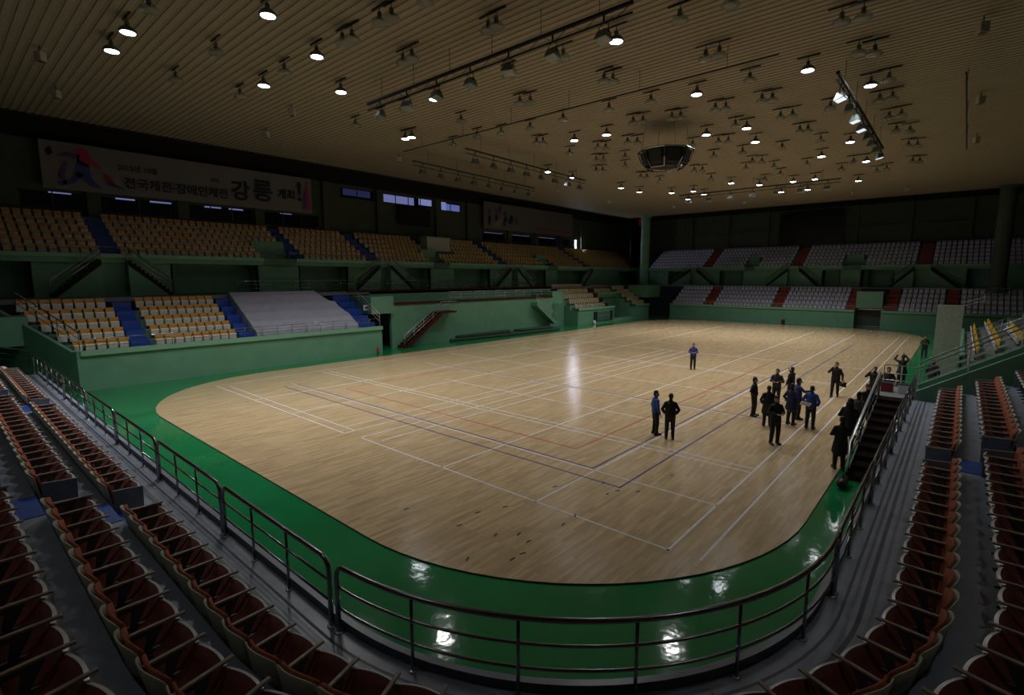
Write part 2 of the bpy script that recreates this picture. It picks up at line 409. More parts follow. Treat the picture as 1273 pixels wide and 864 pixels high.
def fill(r, sa, sb, label, group, arc=False):
    """lay seats with the row's own arclength between rail-arclengths sa and sb"""
    o = .72+.95*r+.30
    ks = [sa+(sb-sa)*i/400 for i in range(401)]; cum = [0]
    for i in range(400):
        p, _ = path(ks[i], o); q, _ = path(ks[i+1], o); cum.append(cum[-1]+(q-p).length)
    n = int(round(cum[-1]/.56)); j = 0
    res = []
    for i in range(n):
        t = cum[-1]*(i+.5)/n
        while cum[j+1] < t: j += 1
        s = ks[j]+(ks[j+1]-ks[j])*(t-cum[j])/(cum[j+1]-cum[j])
        res.append(seat_at(r, s, label % od(i+1), group))
    # closing end panels of the row block
    ep = []
    for s in (sa-.02, sb+.02):
        p, a = path(s, .72+.95*r+.46)
        e = MB(); e.prism([(-.02,.0),(.44,.0),(.46,.62),(-.04,.66),(-.12,.86),(-.06,.86)], lambda y, z, x: (x, y, z), -.03, .03, M_std)
        ep.append((p, a))
    return ep
M_endp = mat('grey_end_panel', (.26, .29, .32), .5)
epb = MB(); epb.prism([(.0,.0),(.46,.0),(.48,.60),(.0,.64)], lambda y, z, x: (x, y, z), -.02, .02, M_endp)
EP = epb.build('row_end_panel', bevel=.01); tag(EP, 'x', 'panel'); epused = False
ends = []
for r in range(3):
    rn = ROWN[r]
    lab = [(s_of_left(31.2), s_of_left(22.7), rn+' row rust seat %s from far end, past the farther left blue aisle'),
           (s_of_left(21.4), s_of_left(11.65), rn+' row rust seat between left blue aisles, %s from the farther one'),
           (s_of_left(10.45), s_of_right(14.2), rn+' row rust seat in long curved block, %s from left blue aisle'),
           (s_of_right(15.35), s_of_right(23.95), rn+' row rust seat beyond the right blue aisle, %s from it')]
    for k, (sa, sb, l) in enumerate(lab):
        e = fill(r, sa, sb, l, 'rust red theatre seats in the near rows')
        for q, (p, a) in enumerate(e): ends.append((r, k, q, p, a))
bl = ['the far left block', 'the block between the left aisles', 'the long curved block', 'the right hand block']
for (r, k, q, p, a) in ends:
    o = EP if not epused else EP.copy()
    if epused: C.objects.link(o)
    epused = True
    o.location = (p.x, p.y, 1.4+.45*r); o.rotation_euler = (0,0,a-PI/2)
    side = ['far', 'near'][q] if k < 2 else ['left', 'right'][q] if k == 2 else ['near', 'far'][q]
    o['label'] = 'grey panel at the %s end of the %s row, %s' % (side, ROWN[r], bl[k]); o['group'] = 'grey end panels of the near seat rows'
# blue aisle steps
for nm_, sa, sb in (('a', s_of_left(22.6), s_of_left(21.5)), ('b', s_of_left(11.6), s_of_left(10.5)), ('c', s_of_right(14.25), s_of_right(15.3))):
    b = MB()
    for r in range(1, 5):
        z = 1.4+.45*r; o0 = 1.27+.95*(r-1)
        sweep(b, [(o0-.30,z-.44),(o0-.30,z-.225),(o0,z-.225),(o0,z+.012),(o0+.66,z+.012),(o0+.66,z-.44)], M_blue, sa+.03, sb-.03)
    struct(b.build('blue_aisle_steps'))

# ------------------------------------------------------------------ generic distant stands
def frame_left(y0):  return lambda u, v, z: (u, y0+v, z)
def frame_far(x0):   return lambda u, v, z: (x0+v, u, z)
def frame_right(y0): return lambda u, v, z: (u, y0-v, z)
RZ = {'left': PI, 'far': PI/2, 'right': 0.}
def tiers(name, F, u0, u1, z0, rows, rise, dep, wall, base=0., v0=.3, lip=True, frontz=None):
    fz = frontz if frontz is not None else z0+.27
    poly = [(0,base),(0,fz),(.22,fz),(.22,z0)]
    for k in range(rows):
        poly += [(v0+dep*k, z0+rise*k), (v0+dep*(k+1), z0+rise*k)]
    poly += [(v0+dep*rows, base)]
    clean = [poly[0]]
    for p in poly[1:]:
        if abs(p[0]-clean[-1][0])+abs(p[1]-clean[-1][1]) > 1e-6: clean.append(p)
    b = MB(); b.prism(clean, lambda v, z, u: F(u, v, z), u0, u1, wall, lambda p, q: M_tread if (abs(p[1]-q[1]) < 1e-6 and p[1] > base+.1 and p[0] > .2) else wall)
    if lip:
        pp = [F(0,0,0)]
        b.prism([(-.14,fz-.24),(-.14,fz+.02),(.24,fz+.02),(.24,fz-.24)], lambda v, z, u: F(u, v, z), (lambda p: u0((0,0)) if callable(u0) else u0), u1, M_lip)
    return struct(b.build(name))
def aisle(F, u0, u1, z0, rows, rise, dep, m, v0=.3, vstart=0.):
    poly = []; 
    b = MB()
    for k in range(rows*2):
        va = v0+dep*k/2-.02; z = z0+rise*k/2+rise/2*(1 if k % 2 else 0)*0+.03
        vb = v0+dep*(k+1)/2
        b.prism([(va,z0-.1),(va,z+ (rise/2 if k % 2 else rise*.0)),(vb,z+(rise/2 if k % 2 else 0)),(vb,z0-.1)], lambda v, z_, u: F(u, v, z_), u0, u1, m)
    return struct(b.build('aisle_steps'))
def tipup(name, mb, mp, simple=False):
    if simple:
        b = MB(); b.box((-.2,-.06,.34),(.2,-.015,.80),mb); b.prism([(-.01,.22),(.09,.20),(.12,.54),(.06,.56)], lambda y, z, x: (x, y, z), -.19, .19, mp); b.box((-.03,-.03,0),(.03,.03,.36),M_std)
        return b.build(name)
    t = thing(name, 'x', 'seat')
    b = MB(); vs = []; n = 6
    pts = []
    for i in range(n+1): x = -.21+.42*i/n; pts.append((x, -.03-.03*(1-(x/.21)**2)))
    pts += [(x, y-.03) for (x, y) in pts[::-1]]
    b.prism(pts, lambda x, y, z: (x, y-.12*(z-.34), z), .36, .80, mb); b.build('backrest', t, bevel=.012)
    b = MB(); b.prism([(.0,.20),(.08,.17),(.13,.52),(.11,.56),(.05,.56)], lambda y, z, x: (x, y, z), -.20, .20, mp); b.build('seat_pan', t, bevel=.012)
    b = MB(); b.box((-.025,-.02,0),(.025,.03,.40),M_std); b.box((-.09,-.05,0),(.09,.06,.015),M_std); b.build('pedestal', t)
    return t
def rail(name, label, pts, posts, h=.9, m=None, r=.025, mids=(.33, .66), group=None, cat='railing', seg=6):
    """pts: base polyline; posts at every vertex of posts list"""
    m = m or M_steel
    t = thing(name, label, cat, tuple(pts[0]), group=group); o = Vector(pts[0])
    up = Vector((0,0,h))
    b = MB(); b.tube([Vector(pts[0])-o]+[Vector(p)-o+up for p in pts]+[Vector(pts[-1])-o], r, m, seg); b.build('top_rail', t, True)
    for q in mids: b = MB(); b.tube([Vector(p)-o+up*q for p in pts], r*.65, m, seg); b.build('lower_rail', t, True)
    for p in posts: b = MB(); b.tube([Vector(p)-o, Vector(p)-o+up], r*.8, m, seg); b.build('post', t, True)
    return t
def lerp(a, b, t): return tuple(a[i]+(b[i]-a[i])*t for i in range(3))
def seat_row(P, F, side, u0, u1, v, z, pitch, label, group, skip=()):
    n = max(1, int((u1-u0)/pitch)); st = u0+((u1-u0)-n*pitch)/2; out = 0
    for i in range(n):
        u = st+pitch*(i+.5)
        if any(a < u < c for a, c in skip): continue
        out += 1; x, y, zz = F(u, v, z); P.put((x, y, zz), RZ[side], label % od(out), group)
class Stuff:
    def __init__(s, mb, mp, two=False, b=None): s.b = b or MB(); s.mb = mb; s.mp = mp; s.two = two
    def seat(s, F, side, u, v, z):
        mb, mp = (s.mb, s.mp)
        if s.two and side == 'left' and u < 33 and z > 7: mb, mp = M_orange, M_cream
        c = Vector(F(u, v, z)); R = Matrix.Rotation(RZ[side], 3, 'Z')
        def bx(a, b_, m):
            x0,y0,z0 = a; x1,y1,z1 = b_
            V = [R@Vector(q)+c for q in [(x0,y0,z0),(x1,y0,z0),(x1,y1,z0),(x0,y1,z0),(x0,y0,z1),(x1,y0,z1),(x1,y1,z1),(x0,y1,z1)]]
            s.b.add(V, [(3,2,1,0),(0,1,5,4),(1,2,6,5),(2,3,7,6),(3,0,4,7),(4,5,6,7)], m)
        bx((-.2,-.06,.34),(.2,-.015,.80),mb); bx((-.19,.0,.2),(.19,.09,.55),mp); bx((-.02,-.02,0),(.02,.02,.3),M_std)
    def row(s, F, side, u0, u1, v, z, pitch, skip=()):
        n = max(1, int((u1-u0)/pitch)); st = u0+((u1-u0)-n*pitch)/2
        for i in range(n):
            u = st+pitch*(i+.5)
            if not any(a < u < c for a, c in skip): s.seat(F, side, u, v, z)

OG = Proto(tipup('tip_up_seat', M_orange, M_cream))
OGs = Proto(tag(tipup('tip_up_seat', M_orange, M_cream, True), 'x', 'seat'))
LIs = None
YE = Proto(tipup('tip_up_seat', M_yellow, M_cream))
ORest = Stuff(M_tan, M_tan, True); TRest = Stuff(mat('light_tan_plastic', (.62,.50,.27), .5), mat('pale_tan_plastic', (.60,.55,.40), .5), b=ORest.b); LRest = Stuff(M_lilac, M_white)

# ---- lower left stand L1
F = frame_left(34.5)
ul = lambda p: 5.1-.53*p[0]
tiers('lower_seating_stand', F, ul, 23.75, 1.85, 5, .52, .9, M_green)
aisle(F, 7.5, 8.45, 1.85, 5, .52, .9, M_blue); aisle(F, 13.3, 14.2, 1.85, 5, .52, .9, M_blue); aisle(F, 22.1, 23.6, 1.85, 5, .52, .9, M_blue)
for k in range(5):
    v = .3+.9*k+.45; z = 1.85+.52*k; rn = ['front', 'second', 'third', 'fourth', 'back'][k]
    seat_row(OG, F, 'left', 5.1-.53*(v-.1)+.12, 7.45, v, z, .5, 'orange cream seat %s from sloping rail, '+rn+' row, lower left stand', 'orange seats of the lower left stand')
    seat_row(OG, F, 'left', 8.5, 13.28, v, z, .5, 'orange and cream seat %s from the left, '+rn+' row between the two blue stairs', 'orange seats of the lower left stand')
# dust sheet over seats
b = MB(); poly = [(.26,2.14)]
for k in range(5): poly += [(.32+.9*k+.1, 2.45+.54*k), (.32+.9*k+.5, 2.64+.54*k)]
poly += [(4.6, 4.9)]
poly += [(4.85,4.9),(4.85,4.75)]+[(.32+.9*k+.9, 1.90+.52*k) for k in range(4, -1, -1)]+[(.28,1.9)]
b.prism(poly, lambda v, z, u: F(u, v, z), 14.25, lambda p: 21.9-.28*(p[0] > 2.2)-.9*(p[0] > 3.4), M_sheet)
sh = b.build('dust_sheet', bevel=.04); tag(sh, 'lilac grey dust sheet draped over the seats between blue stairs', 'dust sheet')
sh.location = (0,0,.01)
pb = MB(); pb.box((0,-.02,0),(.62,.02,.42),M_white); pb.box((.1,-.03,.08),(.52,-.02,.34),M_std); nb = pb.build('notice_board'); nb.location = aty(452, 386, 36.4); tag(nb, 'small pale board with grey square on the covered seats', 'notice board')
# rails on the parapet
def parapet_rails(F, ua, ub, v, z, n, label, group, h=.6):
    for i in range(n):
        a = ua+(ub-ua)*i/n+.05; c = ua+(ub-ua)*(i+1)/n-.05
        A = F(a, v, z); B = F(c, v, z)
        rail('parapet_rail', label % od(i+1), [A, B], [lerp(A, B, 1/3), lerp(A, B, 2/3)], h, M_steeldk, .022, (.4, .7), group)
parapet_rails(F, 5.2, 23.7, .05, 2.14, 6, 'low steel rail on the lower left stand parapet, %s from its near corner', 'rails on the lower left parapet', .62)
A = (5.1, 34.5, 2.2); B = (3.2, 38.1, 4.3)
rail('sloping_rail', 'dark sloping handrail down the near end of the lower left stand', [A, B], [lerp(A,B,.33), lerp(A,B,.66)], .95, M_steeldk, .028)
A = (23.7, 34.7, 2.2); B = (23.7, 39.0, 4.6)
rail('sloping_rail', 'pale curved handrail beside the blue stairs at the far end of the covered seats', [A, lerp(A,B,.5), B], [lerp(A,B,.33), lerp(A,B,.66)], .9, M_steel, .022)
b = MB(); b.prism([(-.02,0),(-.02,2.12),(.3,2.12),(4.8,4.35),(4.8,0)], lambda v, z, t: (5.1-.53*v-t, 34.5+v, z), -.02, .16, M_green); struct(b.build('wall_stand_end'))
# near-left corner wall with tunnel
b = MB(); b.box((-8, 37.6, 2.35), (3.55, 38.0, 3.9), M_green); b.box((-8, 38.0, 3.7), (3.55, 43.2, 3.9), M_tread); struct(b.build('wall_corner_left'))
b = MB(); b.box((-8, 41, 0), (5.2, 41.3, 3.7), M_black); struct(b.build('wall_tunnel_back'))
A = (-2, 35.5, 2.0); B = (4.2, 35.0, 1.2)
rail('sloping_rail', 'dark handrail beside the tunnel at the far left corner', [(-1.5,36.8,2.6),(3.3,36.5,1.3)], [(.9,36.65,1.95)], .9, M_steeldk, .03)

# ---- recessed wall with the long concourse balcony, x 25.7 .. 49
b = MB(); b.box((25.9, 36.2, 0), (48.6, 36.5, 3.65), M_green); b.box((25.9,36.1,3.65),(48.6,36.5,3.82),M_brown)
b.box((25.9, 36.5, 3.6), (48.6, 39.3, 3.7), M_tread); b.box((25.9, 39.3, 3.7), (52.5, 39.5, 4.75), M_green); b.box((23.75,39.25,4.72),(52.5,39.55,4.86),M_brown)
struct(b.build('balcony_wall'))
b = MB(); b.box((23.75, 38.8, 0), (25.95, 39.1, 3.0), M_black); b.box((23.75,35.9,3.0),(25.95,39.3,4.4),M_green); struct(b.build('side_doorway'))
b = MB(); b.box((48.7, 37.6, 0), (50.6, 37.9, 2.9), mat('blue_door', (.16,.25,.33), .5)); b.box((48.6,36.2,2.9),(50.6,39.3,4.3),M_green); b.box((50.6,37.6,0),(53,37.9,4.3),M_green); struct(b.build('door_1'))
# concourse slab
b = MB(); b.box((-10, 39.3, 4.5), (86, 43.2, 4.75), M_tread); struct(b.build('concourse_left'))
b = MB(); b.box((77.8, -14, 4.5), (81.2, 39.3, 4.75), M_tread); struct(b.build('concourse_far'))
# stair climbing the recessed wall
def side_stair(name, label, ua, za, ub, zb, F, v0, v1, m, n=12, solid=False, rails=True, railm=None):
    t = thing(name, label, 'staircase', F(ua, v0, za)); o = Vector(F(ua, v0, za))
    poly = []
    for i in range(n):
        u = ua+(ub-ua)*i/n; z = za+(zb-za)*(i+1)/n; z_ = za+(zb-za)*i/n
        poly += [(u, z_), (u, z)]
    poly += [(ub, zb)]
    if solid: poly += [(ub, za)]
    else: poly += [(ub, zb-.35), (ua+(ub-ua)*.08, za)]
    b = MB(); b.prism(poly, lambda u, z, v: Vector(F(u, v, z))-o, v0, v1, m); b.build('flight', t)
    if rails:
        for v in (v0+.04,):
            b = MB()
            A = Vector(F(ua, v, za+.2))-o; B = Vector(F(ub, v, zb))-o; U = Vector((0,0,.9))
            b.tube([A, A+U, B+U, B], .028, railm or M_steel, 6); b.build('handrail', t, True)
            b = MB(); b.tube([A+U*.6, B+U*.6], .018, railm or M_steel, 6); b.tube([A+U*.3, B+U*.3], .018, railm or M_steel, 6); b.build('lower_rail', t, True)
            for q in (.25, .5, .75): b = MB(); P_ = A.lerp(B, q); b.tube([P_, P_+U], .018, railm or M_steel, 6); b.build('post', t, True)
    return t
FL = frame_left(0)
side_stair('staircase', 'brown staircase with steel rail climbing the recessed green wall', 26.4, 0, 30.6, 2.9, FL, 35.1, 36.15, M_brown, 14)
b = MB(); b.box((30.6,35.1,2.75),(32.4,36.15,2.9),M_brown); struct(b.build('stair_landing'))
rail('landing_rail', 'steel rail around the landing above the brown staircase', [(30.6,35.15,2.9),(32.4,35.15,2.9),(32.4,36.1,2.9)], [(31.5,35.15,2.9)], .9, M_steel, .024)
side_stair('staircase', 'green staircase descending at the far end of the recessed wall', 48.3, .6, 44.6, 3.2, FL, 35.3, 36.15, M_green, 12)
for i in range(5):
    a = 32.6+i*3.15
    rail('balcony_rail', 'steel rail on the recessed wall balcony, %s from the staircase landing' % od(i+1), [(a,36.3,3.82),(a+2.9,36.3,3.82)], [(a+1.5,36.3,3.82)], .8, M_steel, .026, (.35,.7), 'rails on the recessed wall balcony')
for i in range(9):
    a = 15+i*4.1
    rail('concourse_rail', 'steel rail along the upper left concourse edge, %s from the left' % od(i+1), [(a,39.4,4.86),(a+3.9,39.4,4.86)], [(a+1.3,39.4,4.86),(a+2.6,39.4,4.86)], .85, M_steeldk, .022, (.35,.7), 'rails along the upper left concourse')
# rolled floor covering along the wall
b = MB(); vs = []
pts2 = [(32.3,36.1),(32.0,35.6),(34.5,35.2),(38.5,34.75),(43,34.5),(47.0,34.3),(48.2,34.7),(48.3,36.1)]
b.prism(pts2, lambda x, y, z: (x, y, z), 0, .22, M_carpet); b.prism([(33,36.1),(33.4,35.7),(36.5,35.45),(40,35.2),(41,36.1)], lambda x, y, z: (x, y, z), .22, .48, M_carpet); b.prism([(41.5,36.1),(42,35.2),(47,34.9),(47.6,36.1)], lambda x, y, z: (x, y, z), .22, .42, M_carpet); cp = b.build('folded_floor_covering', bevel=.08); tag(cp, 'long low heap of folded dark green floor covering against the recessed wall', 'floor covering')

# ---- L2, mid bench, L3
F2 = frame_left(35.5)
tiers('lower_seating_stand', F2, 53.0, 61.7, 1.85, 5, .60, .9, M_green)
aisle(F2, 60.6, 61.5, 1.85, 5, .60, .9, M_brown)
for k in range(5): TRest.row(F2, 'left', 53.15, 60.5, .3+.9*k+.42, 1.85+.60*k, .5)
b = MB(); b.box((56.6,35.38,.35),(57.3,35.49,1.55),M_black); b.box((60.5,35.38,.35),(61.2,35.49,1.55),M_black); b.box((57.3,35.38,.35),(60.5,35.49,1.5),M_greendk); b.box((57.3,35.33,.95),(60.5,35.37,1.0),M_steel); struct(b.build('window_1'))
tiers('mid_seating_stand', frame_left(38.2), 61.7, 66.9, 3.55, 2, .52, .85, M_green, base=3.2)
b = MB(); b.box((61.7,38.6,0),(66.9,38.9,3.3),M_green); b.box((61.7,35.5,0),(66.9,36.4,.35),M_lip); struct(b.build('wall_recess'))
for k in range(2): TRest.row(frame_left(38.2), 'left', 61.9, 66.7, .3+.85*k+.42, 3.55+.52*k, .5)
F3 = frame_left(35.0)
tiers('lower_seating_stand', F3, 66.9, 71.0, 1.85, 5, .52, .85, M_green)
for k in range(5): TRest.row(F3, 'left', 67.0, 70.9, .3+.85*k+.42, 1.85+.52*k, .5)
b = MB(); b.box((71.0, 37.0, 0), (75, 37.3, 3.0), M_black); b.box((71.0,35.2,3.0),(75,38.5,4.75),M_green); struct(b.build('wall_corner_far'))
parapet_rails(F2, 53.1, 61.6, .05, 2.14, 3, 'low steel rail on the far left stand parapet, %s from the left', 'rails on the far left parapet', .5)

# ---- far lower stand (u = y)
F4 = frame_far(73.0)
tiers('far_lower_stand', F4, 9.5, 32.6, 1.85, 5, .52, .9, M_green)
tiers('far_lower_stand', F4, -9.0, 6.9, 1.85, 5, .52, .9, M_green)
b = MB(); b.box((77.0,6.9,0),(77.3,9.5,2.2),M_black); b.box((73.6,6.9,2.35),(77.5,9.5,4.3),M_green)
b.box((74.8,6.95,0),(74.9,9.45,2.3),mat('grey_shutter',(.07,.09,.08),.5)); b.box((74.7,6.95,.05),(74.78,9.45,.14),M_steel); b.box((74.7,6.95,2.1),(74.78,9.45,2.2),M_steel); struct(b.build('door_2'))
for u0, u1 in ((26.6,27.8),(17.6,18.8),(9.55,10.5),(5.6,6.7),(.2,1.2)): aisle(F4, u0, u1, 1.85, 5, .52, .9, M_red)
fb = [(27.85,32.5,'block at the far left corner'),(18.85,26.55,'second block from the left'),(10.55,17.55,'third block from the left'),(1.25,5.55,'block right of the doorway')]
for k in range(5):
    v = .3+.9*k+.45; z = 1.85+.52*k; rn = ['front', 'second', 'third', 'fourth', 'back'][k]
    for u0, u1, nm_ in fb: LRest.row(F4, 'far', u0, u1, v, z, .5)
    LRest.row(F4, 'far', -8.5, .15, v, z, .5)
for i in range(8):
    a = 9.6+i*2.85
    rail('parapet_rail', 'low steel rail on the far end parapet, %s left of the doorway' % od(i+1), [F4(a,.05,2.14),F4(a+2.75,.05,2.14)], [F4(a+1.35,.05,2.14)], .45, M_steel, .02, (.5,), 'rails on the far end parapet')
rail('parapet_rail', 'low steel rail on the far end parapet right of the doorway', [F4(2.0,.05,2.14),F4(6.8,.05,2.14)], [F4(4.4,.05,2.14)], .45, M_steel, .02, (.5,), 'rails on the far end parapet')

# ---- upper stands
def upper(F, side, u0, u1, vom, aisles, aislem, bays, stairs, P, rest, nind, labelf, group, wallm=M_green, frontz=7.3):
    z0 = 7.25; rows = 6; rise = .5; dep = .9
    segs = []; a = u0
    for (x, y) in sorted(vom): segs.append((a, x)); a = y
    segs.append((a, u1))
    for (x, y) in segs:
        tiers('upper_seating_stand', F, x, y, z0, rows, rise, dep, wallm, base=6.95, frontz=7.5)
    for (x, y) in vom:
        b = MB()
        poly = [(2.1,6.95),(2.1,9.0),(2.3,9.0),(2.3,8.75)]
        for k in range(3, 6): poly += [(.3+dep*k, z0+rise*k), (.3+dep*(k+1), z0+rise*k)]
        poly += [(.3+dep*6, 6.95)]
        b.prism(poly, lambda v, z, u: F(u, v, z), x, y, wallm)
        b.prism([(0,6.95),(0,7.5),(.2,7.5),(.2,6.95)], lambda v, z, u: F(u, v, z), x, y, M_greendk)
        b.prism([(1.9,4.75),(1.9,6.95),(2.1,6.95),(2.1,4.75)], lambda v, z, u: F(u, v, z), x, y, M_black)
        struct(b.build('vomitory'))
    for (x, y) in aisles: aisle(F, x, y, z0, rows, rise, dep, aislem)
    # wall below, flush pieces and recessed bays
    bays = sorted(bays); a = u0; b = MB()
    def wall(x, y, v, m): b.prism([(v,4.75),(v,6.97),(v+.3,6.97),(v+.3,4.75)], lambda vv, z, u: F(u, vv, z), x, y, m)
    for (x, y) in bays:
        if x > a: wall(a, x, .35, wallm)
        wall(x, y, 1.9, wallm)
        for q in (x-.12, y): b.prism([(.35,4.75),(.35,6.97),(2.0,6.97),(2.0,4.75)], lambda vv, z, u: F(u, vv, z), q, q+.12, wallm)
        a = y
    if a < u1: wall(a, u1, .35, wallm)
    struct(b.build('wall_concourse_'+side))
    # seats
    cuts = [(x-.05, y+.05) for x, y in aisles]
    for k in range(rows):
        v = .3+dep*k+.45; z = z0+rise*k
        sk = cuts+([(x-.1, y+.1) for x, y in vom] if k < 3 else [])
        n = int((u1-u0)/.52); cnt = 0
        for i in range(n):
            u = u0+.52*(i+.5)
            if any(p < u < q for p, q in sk): continue
            if side == 'left' and k >= 2 and 37.0 < u < 41.4: continue
            if nind(u):
                cnt += 1; x, y, zz = F(u, v, z); P.put((x, y, zz), RZ[side], labelf % (od(cnt), ['front', 'second', 'third', 'fourth', 'fifth', 'back'][k]), group)
            else: rest.seat(F, side, u, v, z)
    return
FU = frame_left(42.6)
upper(FU, 'left', -6, 84, [(18.3,21.0),(36.0,38.2),(56.2,58.3)], [(8.0,9.2),(21.2,22.0),(28.4,29.7),(47.2,48.4),(66,67.2)], M_blue,
      [(-2,4.4),(12,17.9),(21.5,26.0),(33.0,35.8),(39.5,45),(52,56),(59,67),(76,82)], None, OGs, ORest, lambda u: 2.6 < u < 14.2,
      'small orange seat %s from left, %s row of the upper left stand', 'orange seats of the upper left stand')
FUF = frame_far(80.6)
upper(FUF, 'far', -12, 40, [(23.2,24.6),(10.2,12.2)], [(29.9,31.0),(17.2,18.4),(3.2,4.4)], M_red,
      [(33.5,36.5),(25.0,28.2),(12.6,14.5),(9.4,10.1),(19.9,22.4) if False else (6.8,9.3),(-3.5,-.3)], None, LIs, LRest, lambda u: False,
      'x %s %s', 'x')
# stairs rising in front of the concourse wall
def wall_stair(F, side, ua, ub, label, solidm, hm=None):
    hm = hm or M_steeldk
    t = thing('concourse_staircase', label, 'staircase', F(ua, -.35, 4.75), group='stairs up to the upper stands'); o = Vector(F(ua, -.35, 4.75))
    n = 11; poly = []
    for i in range(n):
        u = ua+(ub-ua)*i/n; poly += [(u, 4.75+2.35*i/n), (u, 4.75+2.35*(i+1)/n)]
    poly += [(ub, 7.1), (ub, 4.75)]
    b = MB(); b.prism(poly, lambda u, z, v: Vector(F(u, v, z))-o, -.55, .33, solidm); b.build('flight', t)
    b = MB(); b.prism([(p[0], p[1]+.02) for p in poly[:-1]]+[(ub, 6.8), (ua+(ub-ua)*.1, 4.76)], lambda u, z, v: Vector(F(u, v, z))-o, -.58, -.56, M_black); b.build('stringer', t)
    A = Vector(F(ua, -.5, 4.95))-o; B = Vector(F(ub, -.5, 7.1))-o; U = Vector((0,0,.85))
    b = MB(); b.tube([A, A+U, B+U, B], .032, hm, 6); b.build('handrail', t, True)
    b = MB(); b.tube([A+U*.35, B+U*.35], .02, hm, 6); b.tube([A+U*.68, B+U*.68], .02, hm, 6); b.build('lower_rail', t, True)
for (ua, ub, l) in ((5.2,7.8,'dark stepped stair rising right to the first blue aisle'),(11.7,9.2,'green stair rising left to the first blue aisle'),(26.2,29.0,'stair with bright rail rising right to the second blue aisle'),
                    (33.0,30.2,'stair rising left behind the bright railed stair'),(45.2,48,'stair rising right past the pale booth'),(52,49.2,'stair rising left near the middle of the concourse'),(64,66.6,'narrow stair rising above the yellow far block')):
    wall_stair(FU, 'left', ua, ub, 'upper left concourse, '+l, M_green, M_steel)
for (ua, ub, l) in ((36.2,32.6,'leftmost, rising right'),(28.9,31.6,'second from left, rising left'),(21.4,18.7,'third from left, rising right'),(14.8,17.3,'fourth from left, rising left'),(7.0,4.7,'fifth from left, rising right'),(.3,3.1,'rightmost, rising left')):
    wall_stair(FUF, 'far', ua, ub, 'far concourse stair, '+l, M_green)
tag(ORest.b.build('tip_up_seats_in_distance'), 'tan and orange seats filling the far part of the left side stands', 'seats', kind='stuff')
tag(LRest.b.build('tip_up_seats_in_distance'), 'dim lilac seats filling the upper far end stand', 'seats', kind='stuff')
# rail along the front of the upper stands
for i in range(14):
    a = -2+i*5.9
    rail('upper_rail', 'thin rail on the upper left stand front edge, %s from the left' % od(i+1), [FU(a,.1,7.52),FU(a+5.7,.1,7.52)], [FU(a+1.9,.1,7.52),FU(a+3.8,.1,7.52)], .45, M_steeldk, .018, (.5,), 'thin rails on the upper left stand')
# pale booth
b = MB(); b.box((37.6,45.4,8.9),(40.9,46.6,10.4),mat('pale_booth_paint',(.42,.45,.42),.6)); b.box((37.6,45.3,8.2),(40.9,46.6,8.9),M_greendk)
b.box((37.45,45.3,10.4),(41.05,46.7,10.48),M_lip)
tag(b.build('commentary_booth'), 'pale box booth among the upper left seats', 'booth')

# ------------------------------------------------------------------ outer walls, windows, banners, ceiling
WY, WX = 49.0, 87.0
def pane(a, px0, py0, px1, py1): p = aty(px0, py0, WY); q = aty(px1, py1, WY); return p.x, q.x
wins = []
b = MB()
# wall_left: bands around the strip of windows
def strip(x0, x1, z0, z1, m=M_upwall): b.box((x0, WY, z0), (x1, WY+.3, z1), m)
S1 = [(4.95,8.5),(9.4,14.3),(15.2,20.4),(21.3,26.8)]; zA, zB = 10.75, 12.05
S2 = [(29.2,33.3),(34.35,41.5),(42.7,46.2)]; zC, zD = 14.1, 15.2
S3 = [(50.0,54.6),(55.8,60.6),(61.8,66.8),(68.0,72.4)]; 
x = -12; strip(-12, 88, 4.5, zA)
def band(segs, xa, xb, z0, z1):
    a = xa
    for s_, e_ in segs: strip(a, s_, z0, z1); a = e_
    strip(a, xb, z0, z1)
band(S1, -12, 48.0, zA, zB); band(S3, 48.0, 88, zA, zB)
strip(-12, 88, zB, zC); band(S2, -12, 88, zC, zD); strip(-12, 88, zD, 15.45); strip(-12, 88, 15.45, 18.2, M_black)
struct(b.build('wall_left'))
b = MB()
for x in (4.3, 8.95, 14.75, 20.85, 27.5, 33.8, 42.1, 47.3, 55.2, 61.2, 67.4, 73.5): b.box((x-.4, WY-.45, 9.5), (x+.4, WY, 15.4), M_upwall)
struct(b.build('trim_pilasters'))
wn = 2
def window(x0, x1, z0, z1, glow=None):
    global wn
    w = MB(); f = mat('window_frame', (.05,.06,.06), .5)
    w.box((x0, WY+.02, z0), (x1, WY+.10, z0+.07), f); w.box((x0, WY+.02, z1-.07), (x1, WY+.10, z1), f)
    nn = max(1, int((x1-x0)/1.7))
    for i in range(nn+1): xx = x0+(x1-x0-.07)*i/nn; w.box((xx, WY+.02, z0), (xx+.07, WY+.10, z1), f)
    o = struct(w.build('window_%d' % wn)); wn += 1
    g = MB(); g.box((x0, WY+.12, z0), (x1, WY+.14, z1), M_glassdk); g.build('glass', o)
    for (a, c, za, zb, m) in (glow or []):
        g = MB(); g.box((x0+(x1-x0)*a, WY+.10, z0+(z1-z0)*za), (x0+(x1-x0)*c, WY+.118, z0+(z1-z0)*zb), m); g.build('daylit_pane', o)
M_sil = mat('faint_daylight_pane', (.05,.05,.1), .3, emit=(.40,.44,1), es=.30)
M_sil2 = mat('bright_blue_pane', (.05,.05,.1), .3, emit=(.38,.45,1), es=.42)
for i, (x0, x1) in enumerate(S1): window(x0, x1, zA, zB, [[(.45,.8,.88,.97,M_sil)],[(.2,.45,.86,.97,M_sil),(.65,.95,.86,.97,M_sil)],[(.25,.5,.86,.97,M_sil),(.62,.85,.86,.97,M_sil)],[(.3,.5,.9,.97,M_sil)]][i])
